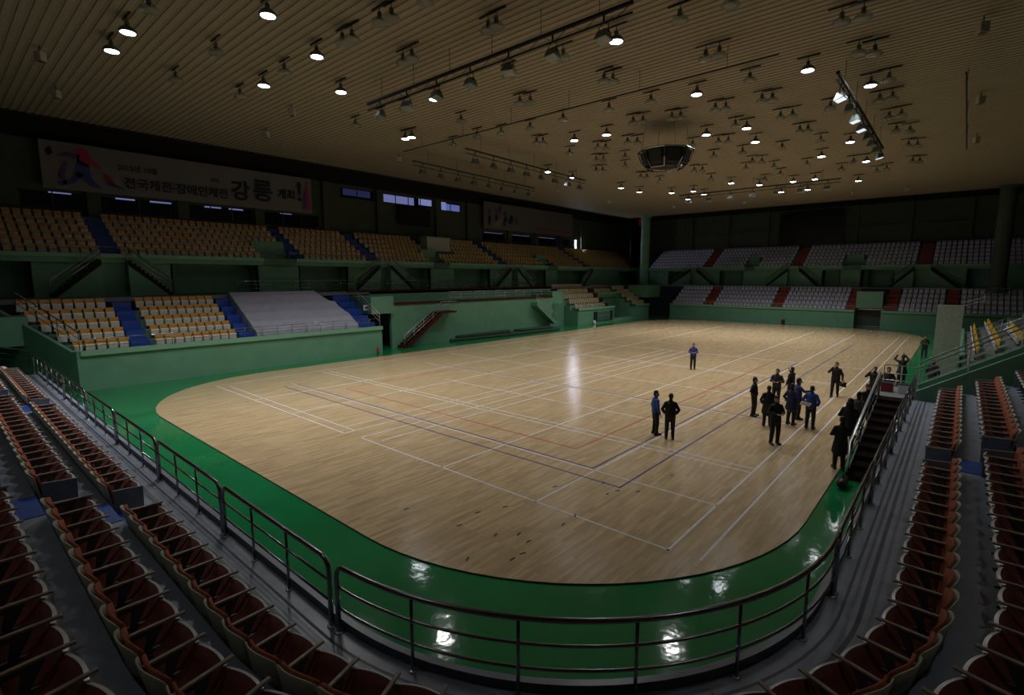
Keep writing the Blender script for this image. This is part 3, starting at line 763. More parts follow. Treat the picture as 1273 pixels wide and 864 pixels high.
window(*S2[0], zC, zD, [(.1,.9,.3,.9,mat('dim_blue_pane',(.02,.02,.06),.3,emit=(.1,.12,.4),es=.12))]); window(*S2[1], zC, zD, [(.0,.62,.15,.9,M_sil),(.72,1,.3,.95,M_sil2)]); window(*S2[2], zC, zD, [(0,.3,.05,.98,M_sil2),(.3,.95,.1,.8,M_dayb)])
for i, (x0, x1) in enumerate(S3): window(x0, x1, zA+.2, zB+.4*(i > 2), [(.1,.9,.9,.97,M_sil)]+([(.92,1,-.35,.97,M_day)] if i == 3 else []))
b = MB(); b.box((WX, -15, 4.5), (WX+.3, 50, 15.9), M_upwall); b.box((WX, -15, 15.9), (WX+.3, 50, 18.2), M_black)
for y in (-6, 0, 6, 12, 23.5, 29.5, 35.5, 41.5): b.box((WX-.35, y-.25, 9.8), (WX, y+.25, 15.9), M_upwall)
b.box((WX-.3,-15,12.9),(WX,50,13.1),M_upwall)
struct(b.build('wall_far'))
b = MB(); b.box((-12, -14.3, 0), (88, -14, 18.2), M_upwall); struct(b.build('wall_right'))
b = MB(); b.box((-12.3, -14.3, 0), (-12, 50, 18.2), M_upwall); struct(b.build('wall_near'))
# slatted ceiling
M_ceil = mat('cream_ceiling_slats', (.29, .25, .185), .7, noise=.05, scale=.6, dark=(.255,.22,.165)); M_ceilg = mat('ceiling_gap', (.255, .215, .155), .8)
b = MB(); x = -12.; cv = []; cm = []
while x < 77.2:
    for dx, z in ((0,15.5),(.19,15.5),(.215,15.525),(.33,15.525)): cv.append((x+dx, z)); cm.append(M_ceil if dx != .215 else M_ceilg)
    cm[-3] = M_ceilg; cm[-1] = M_ceilg; cm[-4] = M_ceil
    x += .355
o = 0
for (x_, z_) in cv: b.v += [(x_, -14, z_), (x_, 42.0, z_)]
for i in range(len(cv)-1): b.f.append([2*i, 2*i+2, 2*i+3, 2*i+1]); b.m.append(b.mi(cm[i]))
b.box((-12,-14,15.6),(77.2,42.0,15.9),M_ceilg)
b.box((-12,42.0,15.45),(77.5,42.3,17.6),M_black); b.box((77.2,-14,15.45),(77.5,42.3,17.6),M_black)
struct(b.build('ceiling'))
b = MB(); b.box((-12,-14,17.6),(88,50,17.9),M_black); struct(b.build('ceiling_upper'))
# columns
for i, (x, y, r, l) in enumerate(((76.7,38.8,.7,'round green column between the left and far stands'),(75.9,-2.75,.7,'round dark column at the right end of the far stand'))):
    b = MB(); b.lathe([(r+.15,4.3 if i else 4.75),(r+.15,5.0),(r,5.05),(r,15.2),(r+.2,15.35),(r+.2,15.5)], (x, y, 0), M_upwall if i else M_green, 20); tag(b.build('column', smooth=False), l, 'column')
# far-left corner opening: dark glazing with daylight slits
b = MB(); b.box((80.2,43.2,4.75),(86.8,43.4,15.6),M_glassdk); struct(b.build('window_corner'))
def slit(px, py0, py1, w, m, y=43.1):
    p = aty(px, py0, y); q = aty(px, py1, y); g = MB(); g.box((p.x-w/2, y-.03, q.z), (p.x+w/2, y, p.z), m); o = g.build('window_%d' % (30+int(px) % 100)); struct(o)
slit(819, 325, 352, 1.0, mat('pale_blue_pane',(.1,.1,.2),.3,emit=(.5,.62,.9),es=.30)); slit(799.5, 326, 354, .25, M_sil2); slit(797,272,281,1.5,mat('dark_red_sign',(.2,.01,.03),.4,emit=(.5,.01,.06),es=.05)); slit(814, 273, 277, .6, M_sil)
g = MB(); g.box((80.3,-3.1,5),(80.4,-2.5,8.0),mat('dim_blue_daylight',(.02,.02,.05),.3,emit=(.12,.16,.7),es=.16)); struct(g.build('window_40'))
# scoreboard
b = MB(); b.box((WX-.8,13.6,10.3),(WX-.35,21.6,15.2),mat('dark_scoreboard',(.004,.005,.008),.3,spec=.3)); sbd = b.build('scoreboard', bevel=.05); tag(sbd, 'large dark unlit scoreboard on the far end wall', 'scoreboard')
b = MB(); b.box((WX-.84,13.45,10.15),(WX-.76,21.75,10.3),M_blackm); b.box((WX-.84,13.45,15.2),(WX-.76,21.75,15.35),M_blackm); b.box((WX-.84,13.45,10.3),(WX-.76,13.6,15.2),M_blackm); b.box((WX-.84,21.6,10.3),(WX-.76,21.75,15.2),M_blackm); b.build('frame', sbd)
# hanging dark monitor on left wall
b = MB(); b.box((36.0,48.3,11.9),(40.6,48.55,13.9),M_black); tag(b.build('black_screen', bevel=.03), 'large black screen below the bluish windows on the left wall', 'screen')

# banner one
M_ban = mat('banner_cloth', (.19, .185, .195), .8, noise=.04, scale=.5); M_ink = mat('banner_ink_navy', (.02, .02, .05), .8); M_bpink = mat('banner_print_pink', (.45, .03, .12), .8); M_bblue = mat('banner_print_blue', (.06, .08, .32), .8); M_bpur = mat('banner_print_purple', (.14, .05, .20), .8); M_bred = mat('banner_print_red', (.32, .04, .05), .8)
ban = thing('event_banner', 'long white banner with dark Korean lettering and coloured athlete figures', 'banner', (6.2, 48.25, 12.1))
BW, BH = 19.5, 3.25
b = MB(); 
nx = 40
vs = []; fs = []
for i in range(nx+1):
    x_ = BW*i/nx; y_ = .03*math.sin(i*.9)
    vs += [(x_, y_, 0), (x_, y_+.01*math.sin(i), BH), (x_, y_+.03, 0), (x_, y_+.03, BH)]
for i in range(nx):
    a = 4*i; fs += [(a, a+4, a+5, a+1), (a+2, a+3, a+7, a+6), (a+1, a+5, a+7, a+3), (a, a+2, a+6, a+4)]
b.add(vs, fs, M_ban); b.build('cloth', ban)
def txt(s, x, z, size, m, parent, bold=.012):
    cu = bpy.data.curves.new('lettering', 'FONT'); cu.body = s; cu.size = size; cu.offset = bold; cu.extrude = .004
    o = bpy.data.objects.new('lettering', cu); C.objects.link(o); o.parent = parent; o.location = (x, -.07, z); o.rotation_euler = (PI/2, 0, 0); cu.materials.append(m)
    bpy.context.view_layer.update(); dg = bpy.context.evaluated_depsgraph_get(); me = bpy.data.meshes.new_from_object(o.evaluated_get(dg))
    n_ = bpy.data.objects.new('lettering', me); C.objects.link(n_); n_.parent = parent; n_.location = o.location; n_.rotation_euler = o.rotation_euler
    bpy.data.objects.remove(o); n_.name = 'lettering'
    return n_
txt('전국체전·장애인체전', 4.6, .62, .86, M_ink, ban, .018)
txt('강', 12.15, .72, 1.75, M_ink, ban, .05); txt('릉', 13.95, .85, 2.0, M_ink, ban, .05)
txt('개최', 16.15, 1.15, .95, M_ink, ban, .03); txt('!', 17.95, 1.1, 2.4, M_ink, ban, .06)
txt('2015년 10월', 4.3, 1.85, .5, M_ink, ban, .008); txt('2015', 10.6, 1.85, .34, M_ink, ban, .01)
def poly(parent, pts, m, dy=-.06):
    b = MB(); b.prism(pts, lambda x, z, t: (x, t, z), dy-.012, dy, m); b.build('printed_shape', parent)
poly(ban, [(1.95,2.8),(2.15,3.0),(2.6,2.95),(2.75,2.35),(3.35,1.85),(3.25,1.7),(2.7,1.95),(2.6,1.75),(2.0,1.85)], M_bpink)
poly(ban, [(.9,2.3),(1.5,2.6),(2.2,2.5),(2.1,2.2),(1.4,2.25)], M_bpur); poly(ban, [(2.0,2.2),(2.6,1.9),(2.7,1.0),(3.2,.3),(2.6,.4),(1.8,1.1)], M_bblue)
poly(ban, [(1.9,1.3),(2.3,1.2),(1.7,.5),(.9,.25),(.8,.5),(1.5,.7)], M_bblue); poly(ban, [(.9,1.0),(1.3,2.0),(1.45,1.95),(1.2,.9),(1.3,.4),(1.1,.3)], M_bpur)
poly(ban, [(3.4,1.5),(3.8,1.3),(4.1,.7),(3.9,.6),(3.5,1.0)], M_bred); poly(ban, [(3.6,.9),(4.6,.5),(4.6,.4),(3.5,.6)], M_bblue); poly(ban, [(.3,2.5),(.6,2.9),(.7,2.4),(.45,2.2)], M_ink)
poly(ban, [(18.95,2.9),(19.1,2.95),(19.35,.3),(18.95,.35)], M_bpink, -.05); poly(ban, [(18.7,2.1),(18.9,2.2),(19.0,.4),(18.55,.3)], M_bblue)
# banner two
bn = thing('dark_banner', 'second wide banner with dark mottled picture at its left end', 'banner', (49.6, 48.3, 12.4))
b = MB(); b.box((0,0,0),(20.5,.04,3.5),mat('banner_grey',(.16,.155,.17),.8)); b.build('cloth', bn)
for i in range(16):
    x_ = random.uniform(.3, 6.5); z_ = random.uniform(.4, 2.6); w_ = random.uniform(.3, .8)
    poly(bn, [(x_, z_), (x_+w_, z_-.2), (x_+w_*.9, z_+.5), (x_+w_*.3, z_+.75)], random.choice([M_ink, M_bpur, M_black, M_bblue]), -.01-.004*i)
poly(bn, [(1.5,.3),(3.0,.3),(4.0,1.8),(3.4,2.0)], mat('banner_tan',(.26,.22,.16),.8), -.08)
b = MB(); b.box((11,-.02,.55),(19.5,0,.72),M_bred); b.build('printed_stripe', bn)

# ------------------------------------------------------------------ right-hand structures
# platform, stair down to the rink, and the end wall with upper stair
b = MB(); b.box((24.2,.95,0),(26.6,2.25,1.4),M_brown); b.box((24.2,.95,1.38),(26.6,2.25,1.42),M_tread); struct(b.build('stair_platform'))
M_dtread = mat('black_stair_tread', (.012,.007,.007), .9, spec=.05)
t = thing('rink_staircase', 'dark staircase from the right platform down to the green floor', 'staircase', (17.6,1.15,0))
n = 10
for i in range(n):
    b = MB(); x0 = 6.6*i/n; b.box((x0,.0,1.4*(i+.55)/n),(x0+6.6/n,.95,1.4*(i+1)/n),M_dtread); b.build('tread', t)
    b = MB(); b.box((x0,.02,0),(x0+.06,.93,1.4*(i+.55)/n),M_brown); b.build('riser', t)
b = MB(); b.prism([(0,0),(0,.22),(6.6,1.42),(6.6,0)], lambda x, z, y: (x, y, z), .95, .99, M_blackm); b.build('stringer', t)
U = Vector((0,0,.92))
b = MB(); A = Vector((.1,.97,.2)); B = Vector((6.6,.97,1.42)); b.tube([A, A+U, B+U, B], .042, M_steel, 8); b.build('handrail', t, True)
b = MB(); b.tube([A+U*.5, B+U*.5], .02, M_steeldk, 6); b.build('lower_rail', t, True)
for q in (.3,.6): b = MB(); P_ = A.lerp(B, q); b.tube([P_, P_+U], .02, M_steeldk, 6); b.build('post', t, True)
rail('platform_rail', 'steel rail with two bars closing the platform above the dark staircase', [(26.5,2.2,1.42),(26.5,1.0,1.42)], [(26.5,1.6,1.42)], .92, M_steel, .03, (.3,.62))
# end wall rising in -y beside the upper stair
b = MB(); b.prism([(1.0,0),(1.0,1.72),(-6.0,6.1),(-6.0,0)], lambda y, z, x: (x, y, z), 24.22, 24.45, M_green)
for i in range(14): b.box((24.45, .8-.42*i, 0), (25.9, .8-.42*(i+1), 1.4+.23*(i+1)), M_green, M_tread)
b.prism([(1.0,0),(1.0,1.72),(-6.0,6.1),(-6.0,0)], lambda y, z, x: (x, y, z), 25.9, 26.1, M_green)
struct(b.build('wall_stair_side'))
def sl(x, l, dz=0):
    A = (x, 1.0, 1.7); B = (x, -6.0, 6.1)
    rail('sloping_rail', l, [A, B], [lerp(A,B,.2), lerp(A,B,.4), lerp(A,B,.6)], .92, M_steel, .03, (.33,.62), 'sloping rails beside the upper right stair')
sl(24.33, 'nearer bright sloping handrail rising right beyond the rust seats'); sl(26.0, 'farther bright sloping handrail rising right beyond the rust seats')
# right stand beyond the gap
FR = frame_right(1.0)
b = MB(); b.box((38.6,-.15,0),(39.0,1.0,4.4),mat('pale_green_pier',(.30,.34,.28),.6)); b.box((39.0,.75,0),(72,1.0,1.6),M_green); struct(b.build('wall_pier'))
FRR = frame_right(-.2)
tiers('right_seating_stand', FRR, 39.0, 60.0, 1.25, 8, .45, .85, M_green, lip=False)
for k in range(8):
    if k < 4:
        seat_row(YE, FRR, 'right', 39.3, 59.6 if k < 2 else 50, .3+.85*k+.4, 1.25+.45*k, .52, 'yellow and cream seat %s from the pier, '+['front','second','third','fourth'][k]+' row of the right stand', 'yellow seats of the right stand', skip=((49,50),))
side_stair('sloping_rail_stair', 'steel railed side stair in front of the yellow seats', 38.4, 3.2, 40.8, 4.2, frame_right(0.), .5, 1.2, M_tread, 6) if False else None
rail('sloping_rail', 'bright sloping handrail beside the pale pier at right', [(39.0,-.3,1.9),(39.0,-4.8,4.5)], [(39.0,-1.8,2.75),(39.0,-3.3,3.6)], .9, M_steel, .028, (.33,.66))
rail('sloping_rail', 'handrail stack at the far right corner above the yellow seats', [(60.2,-.2,3.2),(60.2,-3.0,4.2)], [(60.2,-1.5,3.7)], .9, M_steel, .03, (.33,.66))

# ------------------------------------------------------------------ ceiling lamps
M_acryl = mat('frosted_lamp_shade', (.30,.33,.29), .35)
M_acryl.node_tree.nodes['Principled BSDF'].inputs['Alpha'].default_value = .38
def lamp(lit):
    t = thing('ceiling_lamp', 'x', 'lamp')
    b = MB(); b.lathe([(.29,0),(.30,.04),(.25,.13),(.13,.22)], (0,0,0), M_lamphouse if lit else M_acryl, 16); b.build('shade', t, True)
    b = MB(); b.lathe([(.08,.18),(.085,.22),(.08,.38),(.05,.41),(0,.41)], (0,0,0), M_lamphouse, 12); b.build('housing', t, True)
    b = MB(); b.lathe([(0,-.03),(.18,-.02),(.27,.01),(.27,.03),(0,.03)], (0,0,0), M_lamp if lit else M_acryl, 16); b.build('lens', t, True)
    b = MB(); b.tube([(0,0,.40),(0,0,.56)], .014, M_blackm, 6); b.build('hanging_rod', t)
    b = MB(); b.box((-.45,-.03,.555),(.45,.03,.60),M_blackm); b.build('mounting_bracket', t)
    if lit:
        ld = bpy.data.lights.new('lamp_light', 'AREA'); ld.shape = 'DISK'; ld.size = .52; ld.energy = 162; ld.color = (1.0, .985, .955); ld.spread = math.radians(115)
        lo = bpy.data.objects.new('lamp_light', ld); C.objects.link(lo); lo.parent = t; lo.location = (0,0,-.05)
    return t
LIT = [(333,20),(159,41),(139,64),(394,71),(328,107),(424,115),(540,124),(504,173),(512,171),(766,52),(866,118),(1004,88),(1082,107),(754,168),(714,175),(878,168),(928,160),(939,177),(1057,177),(1021,195),(1077,201),(681,214),(712,221),(772,234),(795,239),(835,240),(862,238),(875,242),(855,248),(909,228),(944,230),(971,239),(986,226),(1013,223),(1004,236),(1067,225)]
UNLIT = [(472,28),(487,23),(426,53),(438,49),(501,78),(512,73),(529,2),(354,90),(442,156),(473,146),(502,136),(573,151),(607,38),(617,33),(186,12),(219,100),(269,65),(299,120),(700,72),(632,94),(751,101),(762,102),(646,129),(659,128),(845,25),(877,73),(894,69),(757,137),(809,127),(700,149),(659,160),(623,166),(787,153),(799,152),(835,148),(846,147),(889,137),(902,136),(780,178),(792,178),(893,178),(905,177),(667,178),(675,178),(743,185),(753,185),(708,191),(777,196),(914,157),(861,181),(1046,28),(1073,22),(1067,67),(1087,67),(1105,100),(947,126),(960,125),(932,100),(970,147),(985,145),(994,164),(1004,163),(1093,126),(1109,123),(1032,135),(1105,147),(1120,144),(1114,164),(1131,164),(1129,182),(1140,182),(1020,176),(972,185),(923,190),(935,202),(947,202),(1046,211),(1061,202),(1090,214),(1102,211),(1134,202),(1143,202),(1003,205),(962,208),(970,217),(741,200),(750,200),(741,213),(749,213),(777,207),(563,180),(593,170),(887,195),(863,213),(873,213),(796,221),(804,221),(820,226),(884,223),(951,224),(908,6),(927,210)]
LP = Proto(lamp(True)); UP = Proto(lamp(False))
for i, (x, y) in enumerate(sorted(LIT)): p = atz(x, y, 14.9); LP.put((p.x, p.y, 14.9), PI/2, 'lit white ceiling lamp, %s lit one counting from the left' % od(i+1), 'lit ceiling lamps')
for i, (x, y) in enumerate(sorted(UNLIT)): p = atz(x, y, 14.95); UP.put((p.x, p.y, 14.9), PI/2, 'unlit grey ceiling lamp on a short rod, %s unlit one counting from the left' % od(i+1), 'unlit ceiling lamps')
for (x, y, w_) in ((-2.5, 9.5, 'added as unseen fill above the back rows at left'), (9.0, -2.5, 'added as unseen fill above the back rows at right')):  # two dim fill lamps added behind the camera to brighten the seat backs
    o = LP.put((x, y, 14.9), PI/2, 'lit ceiling lamp '+w_, 'lit ceiling lamps')
    for c in o.children:
        if c.type == 'LIGHT': c.data = c.data.copy(); c.data.energy = 13
# ceiling speakers (small pale boxes)
def small_speaker():
    t = thing('ceiling_speaker', 'x', 'loudspeaker')
    b = MB(); b.box((-.14,-.16,0),(.14,.16,.38),mat('pale_speaker_box',(.45,.43,.38),.5)); b.build('cabinet', t, bevel=.03)
    b = MB(); b.box((-.11,-.13,-.01),(.11,.13,0),M_blackm); b.build('grille', t)
    b = MB(); b.tube([(0,0,.38),(0,0,.6)], .02, M_blackm, 6); b.build('hanging_rod', t)
    return t
SPK = [(50,70),(70,117),(331,167),(363,139),(496,198),(611,223),(693,237),(757,251),(838,257),(925,252),(1061,240),(1128,236),(1222,34),(1219,124),(1214,174)]
SP = Proto(small_speaker())
for i, (x, y) in enumerate(sorted(SPK)): p = atz(x, y, 15.1); SP.put((p.x, p.y, 14.9), .6, 'small pale loudspeaker hanging from the ceiling, %s from the left' % od(i+1), 'small hanging ceiling loudspeakers')
# central speaker cluster
t = thing('speaker_cluster', 'big black octagonal speaker cluster hanging under the ceiling', 'speaker cluster', (32.0, 15.0, 12.9))
b = MB(); b.lathe([(0,0),(.75,.02),(1.35,.45),(1.5,1.0),(1.45,1.05),(0,1.1)], (0,0,0), M_black, 8); b.build('speaker_body', t)
b = MB(); ring = [(1.72*math.cos(PI/8+PI/4*i), 1.72*math.sin(PI/8+PI/4*i), 1.0) for i in range(8)]; b.tube(ring, .05, M_steeldk, 6, closed=True); b.build('top_ring', t)
b = MB(); r2 = [(1.1*math.cos(PI/8+PI/4*i), 1.1*math.sin(PI/8+PI/4*i), -.05) for i in range(8)]; b.tube(r2, .04, M_steeldk, 6, closed=True); b.build('bottom_ring', t)
for i in range(8): b = MB(); b.tube([ring[i], (1.5*math.cos(PI/8+PI/4*i), 1.5*math.sin(PI/8+PI/4*i), .4), r2[i]], .035, M_steeldk, 6); b.build('strut', t)
for i in range(8): b = MB(); a = PI/4*i; R_ = Matrix.Rotation(a, 3, 'Z'); b.add([R_@Vector(v) for v in [(1.30,-.35,.15),(1.30,.35,.15),(1.55,.4,.9),(1.55,-.4,.9),(1.2,-.3,.15),(1.2,.3,.15),(1.4,.35,.9),(1.4,-.35,.9)]], [(0,1,2,3),(4,7,6,5),(0,4,5,1),(3,2,6,7),(0,3,7,4),(1,5,6,2)], M_blackm); b.build('loudspeaker', t)
for i in range(4): b = MB(); a = PI/4+PI/2*i; b.tube([(1.6*math.cos(a),1.6*math.sin(a),1.0),(1.3*math.cos(a),1.3*math.sin(a),2.6)], .015, M_blackm, 5); b.build('hanging_cable', t)
# lighting bars with floodlights
def bar(label, A, B, nh, thick=.06, double=True):
    t = thing('lighting_bar', label, 'lighting bar', A); o = Vector(A); A = Vector(A)-o; B = Vector(B)-o
    b = MB(); b.tube([A, B], thick, M_blackm, 8); b.build('upper_tube', t)
    if double: b = MB(); d = Vector((0,0,-.3)); b.tube([A+d, B+d], thick*.5, M_blackm, 6); b.build('lower_tube', t)
    if double:
        b = MB(); k = int((B-A).length/.6); pts = [A.lerp(B, i/k)+(Vector((0,0,-.3)) if i % 2 else Vector((0,0,0))) for i in range(k+1)]; b.tube(pts, .014, M_blackm, 5); b.build('bracing', t)
    for i in range(nh): q = A.lerp(B, (i+.5)/nh); b = MB(); b.tube([q, (q.x, q.y, 15.5-o.z)], .012, M_blackm, 5); b.build('hanging_rod', t)
    return t
def flood(lit=False):
    t = thing('floodlight', 'x', 'floodlight')
    b = MB(); b.tube([(-.2,0,-.32),(-.2,0,-.05),(0,0,.02),(.2,0,-.05),(.2,0,-.32)], .018, M_blackm, 6); b.box((-.025,-.025,0),(.025,.025,.36),M_blackm); b.build('yoke', t)
    b = MB(); v = [(-.17,-.12,-.2),(.17,-.12,-.2),(.17,.12,-.2),(-.17,.12,-.2),(-.27,-.2,-.55),(.27,-.2,-.55),(.27,.2,-.45),(-.27,.2,-.45)]
    b.add(v, [(0,1,2,3),(7,6,5,4),(0,4,5,1),(1,5,6,2),(2,6,7,3),(3,7,4,0)], mat('floodlight_housing',(.16,.20,.20),.35,.5)); b.build('housing', t, bevel=.01)
    b = MB(); b.add([(-.24,-.18,-.56),(.24,-.18,-.56),(.24,.18,-.47),(-.24,.18,-.47)], [(3,2,1,0)], M_spotlit if lit else mat('floodlight_glass',(.25,.30,.28),.08)); b.build('glass', t)
    return t
FD = Proto(flood()); FDL = Proto(flood(True)); FN = [0]
def floods(A, B, n, rz, grp, where, lit=()):
    for i in range(n):
        p = Vector(A).lerp(Vector(B), (i+.5)/n)
        (FDL if i in lit else FD).put((p.x, p.y, p.z-.33), rz+(.3 if i % 3 == 1 else -.15), ('bright ' if i in lit else 'dark ')+'floodlight %s along %s' % (od(i+1), where), grp)
bar('thick black lighting bar across the ceiling at upper left', (15.6,23.2,14.55), (15.6,8.6,14.55), 6, .08); floods((15.6,23.2,14.55),(15.6,8.6,14.55),7,PI/2,'floodlights on the thick bar','the thick upper left bar from its left end')
bar('steep black lighting bar at upper right with bright floodlights', (26.2,4.75,14.5), (43.0,4.85,14.5), 5, .08); floods((26.2,4.75,14.5),(43.0,4.85,14.5),8,PI,'floodlights on the steep bar','the steep right bar from its near end',(0,2,3,7))
bar('thin black lighting bar left of the speaker cluster', (24.8,25.8,14.5), (39.8,26.1,14.5), 5, .06); floods((24.8,25.8,14.5),(39.8,26.1,14.5),8,0,'floodlights on the thin left bar','the bar nearer the court at left')
bar('faint black lighting bar close to the left edge of the ceiling', (24.8,31.4,14.5), (39.9,32.0,14.5), 5, .06); floods((24.8,31.4,14.5),(39.9,32.0,14.5),8,0,'floodlights on the faint left bar','the bar by the left ceiling edge')
bar('distant lighting bar across the far end of the ceiling', (53.6,23.4,14.5), (53.6,8.8,14.5), 5, .06); floods((53.6,23.4,14.5),(53.6,8.8,14.5),7,PI/2,'floodlights on the distant bar','the distant bar from its left end')
bar('single thin rod crossing the ceiling above the speaker cluster', (22.9,30.0,14.6), (22.9,6.2,14.6), 6, .035, False)
bar('single thin rod along the right edge of the ceiling', (29.8,.7,14.5), (47,.65,14.5), 3, .04, False)

# ------------------------------------------------------------------ people
M_skin = mat('skin', (.42, .25, .17), .55); M_hair = mat('black_hair', (.012, .011, .01), .6); M_shoe = mat('black_shoe', (.012, .012, .012), .4)
POSES = { # elbow, wrist offsets for right(+x) ; left mirrored unless given
 'down': (((.26,-.03,1.12),(.27,.05,.86)),)*2,
 'pocket': (((.29,-.07,1.14),(.22,.08,.95)),)*2,
 'front': (((.27,.0,1.13),(.09,.25,1.12)),)*2,
 'face': (((.30,.16,1.22),(.10,.20,1.50)), ((.27,-.03,1.12),(.29,.05,.86))),
 'up': (((.30,.18,1.45),(.16,.28,1.66)),)*2,
 'reach': (((.26,.14,1.2),(.22,.42,1.25)), ((.27,-.02,1.12),(.27,.08,.88))),
 'back': (((.27,-.12,1.13),(.06,-.17,.98)),)*2,
}
def person(label, foot, yaw, pose, coat, pants, hem=.84, hgt=1.70, hold=None, step=.0, hood=False, head=0., lean=0., z=.035):
    k = hgt/1.70
    t = thing('person', label, 'person', (foot[0], foot[1], z), yaw); t.scale = (k, k, k)
    M_c = mat('coat_%02x%02x%02x' % tuple(int(c*255) for c in coat), coat, .75, noise=.12, scale=8, bump=.3); M_p = mat('trousers_%02x%02x%02x' % tuple(int(c*255) for c in pants), pants, .8, noise=.1, scale=8)
    def L(y, z_): return y+lean*max(0, z_-.9)
    def V(x, y, z_): return Vector((x, L(y, z_), z_))
    b = MB(); j = MB(); p = MB()
    hR = Matrix.Rotation(head, 3, 'Z')
    def H(x, y, z_): q = hR@Vector((x, y, 0)); return Vector((q.x, q.y+L(.01, 1.55), z_))
    # torso, neck, head
    b.capsule(V(0,0,.95), .12, V(0,0,1.15), .11, M_skin, 1.3, .85); b.capsule(V(0,0,1.15), .11, V(0,-.01,1.31), .11, M_skin, 1.35, .85)
    b.capsule(V(0,-.01,1.38), .055, H(0,.0,1.52), .052, M_skin); b.capsule(H(0,.01,1.565), .075, H(0,-.005,1.62), .083, M_skin, .92, 1.08)
    b.capsule(H(0,.055,1.52), .035, H(0,.06,1.54), .04, M_skin); b.capsule(H(0,.095,1.575), .012, H(0,.115,1.555), .014, M_skin, seg=8, cap=3)
    for s in (-1, 1): b.capsule(H(s*.078,0,1.56), .014, H(s*.082,-.005,1.595), .018, M_skin, .6, 1., seg=8, cap=3)
    j.capsule(V(0,0,1.0), .15, V(0,0,1.12), .145, M_c, 1.22, .88); j.capsule(V(0,0,1.12), .148, V(0,-.01,1.30), .13, M_c, 1.33, .92); j.capsule(V(-.105,-.01,1.365), .07, V(.105,-.01,1.365), .07, M_c)
    j.capsule(V(0,-.01,1.42), .075, V(0,-.0,1.475), .068, M_c)
    # hem: flared closed skirt of the coat
    j.capsule(V(0,0,max(hem+.12, .6)), .165+(.04 if hem < .7 else 0), V(0,0,1.05), .15, M_c, 1.2, .9)
    if hem < .7: j.capsule((0,0,hem+.16), .20, (0,0,.85), .18, M_c, 1.12, .9)
    if hood: j.capsule(H(0,-.06,1.48), .10, H(0,-.06,1.54), .10, M_c, 1.1, .9)
    for i, s in enumerate((-1, 1)):
        e, w = POSES[pose][0 if s > 0 else -1]
        sh = V(s*.165,-.01,1.355); el = V(s*e[0], e[1], e[2]); wr = V(s*w[0], w[1], w[2])
        b.capsule(sh, .05, el, .038, M_skin); b.capsule(el, .038, wr, .026, M_skin)
        j.capsule(sh, .066, el, .054, M_c); j.capsule(el, .058, wr.lerp(el, .06), .043, M_c)
        if pose != 'pocket':
            d = (wr-el).normalized(); side = Vector((0,0,1)).cross(d); side = side.normalized() if side.length > .2 else Vector((0,1,0))
            nrm = d.cross(side).normalized(); pc = wr+d*.055
            b.capsule(wr+d*.015, .026, pc+d*.02, .030, M_skin, 1.25, .6, side=side)
            for fi, (fo, fl) in enumerate(((-.027,.060),(-.009,.072),(.009,.068),(.027,.052))):
                k0 = pc+d*.035+side*fo; k1 = k0+d*fl*.55+nrm*.012; k2 = k1+d*fl*.35+nrm*.028
                b.capsule(k0, .0098, k1, .0092, M_skin, seg=6, cap=2); b.capsule(k1, .0092, k2, .008, M_skin, seg=6, cap=2)
            k0 = wr+d*.035+side*.022*(-s); k1 = k0+d*.035+side*.03*(-s); b.capsule(k0, .012, k1, .0105, M_skin, seg=6, cap=2); b.capsule(k1, .0105, k1+d*.028+nrm*.012, .009, M_skin, seg=6, cap=2)
        # legs
        st = step*s
        hp = Vector((s*.09,0,.90)); kn = Vector((s*.105, .03+st*.5, .49)); an = Vector((s*.115, st, .10))
        b.capsule(hp, .085, kn, .055, M_skin); b.capsule(kn, .055, an, .036, M_skin); b.capsule(an+Vector((0,-.02,-.045)), .035, an+Vector((s*.01,.13,-.06)), .028, M_skin)
        p.capsule(hp, .105, kn, .078, M_p); p.capsule(kn, .078, an+Vector((0,0,-.005)), .060, M_p, 1., 1.05)
    p.capsule((-.05,0,.93), .10, (.05,0,.93), .10, M_p); p.capsule((0,0,.93), .12, (0,0,1.02), .115, M_p, 1.2, .85)
    def fin(m, name, vox):
        o = m.build(name, t, True); r = o.modifiers.new('remesh', 'REMESH'); r.mode = 'VOXEL'; r.voxel_size = vox; r.use_smooth_shade = True
        q = o.modifiers.new('smooth', 'CORRECTIVE_SMOOTH') if False else o.modifiers.new('smooth', 'SMOOTH'); q.factor = .5; q.iterations = 2 if vox < .012 else 4
        return o
    body = fin(b, 'body', .009); jk = fin(j, 'coat' if hem < .7 else 'jacket', .018); fin(p, 'trousers', .018)
    for s in (-1, 1):
        q = MB(); a = Vector((s*.115, step*s, .0)); q.capsule(a+Vector((0,-.05,.055)), .052, a+Vector((s*.015,.17,.042)), .042, M_shoe, 1., .95); q.capsule(a+Vector((0,-.03,.06)), .05, a+Vector((0,-.02,.12)), .05, M_shoe)
        o = q.build('shoe', t, True)
        for v in o.data.vertices: v.co.z = max(v.co.z, 0)
    q = MB(); q.capsule(H(0,-.03,1.60), .082, H(0,-.015,1.645), .086, M_hair, .98, 1.08); q.capsule(H(0,-.055,1.53), .055, H(0,-.05,1.60), .07, M_hair); o = fin(q, 'hair', .012)
    for s in (-1, 1): q = MB(); q.capsule(H(s*.031,.083,1.592), .008, H(s*.034,.083,1.592), .008, M_hair, seg=6, cap=2); q.build('eye', t)
    q = MB(); q.capsule(H(-.02,.092,1.528), .005, H(.02,.092,1.528), .005, M_bred, seg=6, cap=2); q.build('mouth', t)
    return t
BLK = (.012,.012,.015); DKP = (.012,.013,.018)
def F0(px, py): p = atz(px, py, .035); return (p.x, p.y)
def facing(f, dx, dy): return math.atan2(dy, dx)-PI/2   # yaw so local +Y points to (dx,dy)
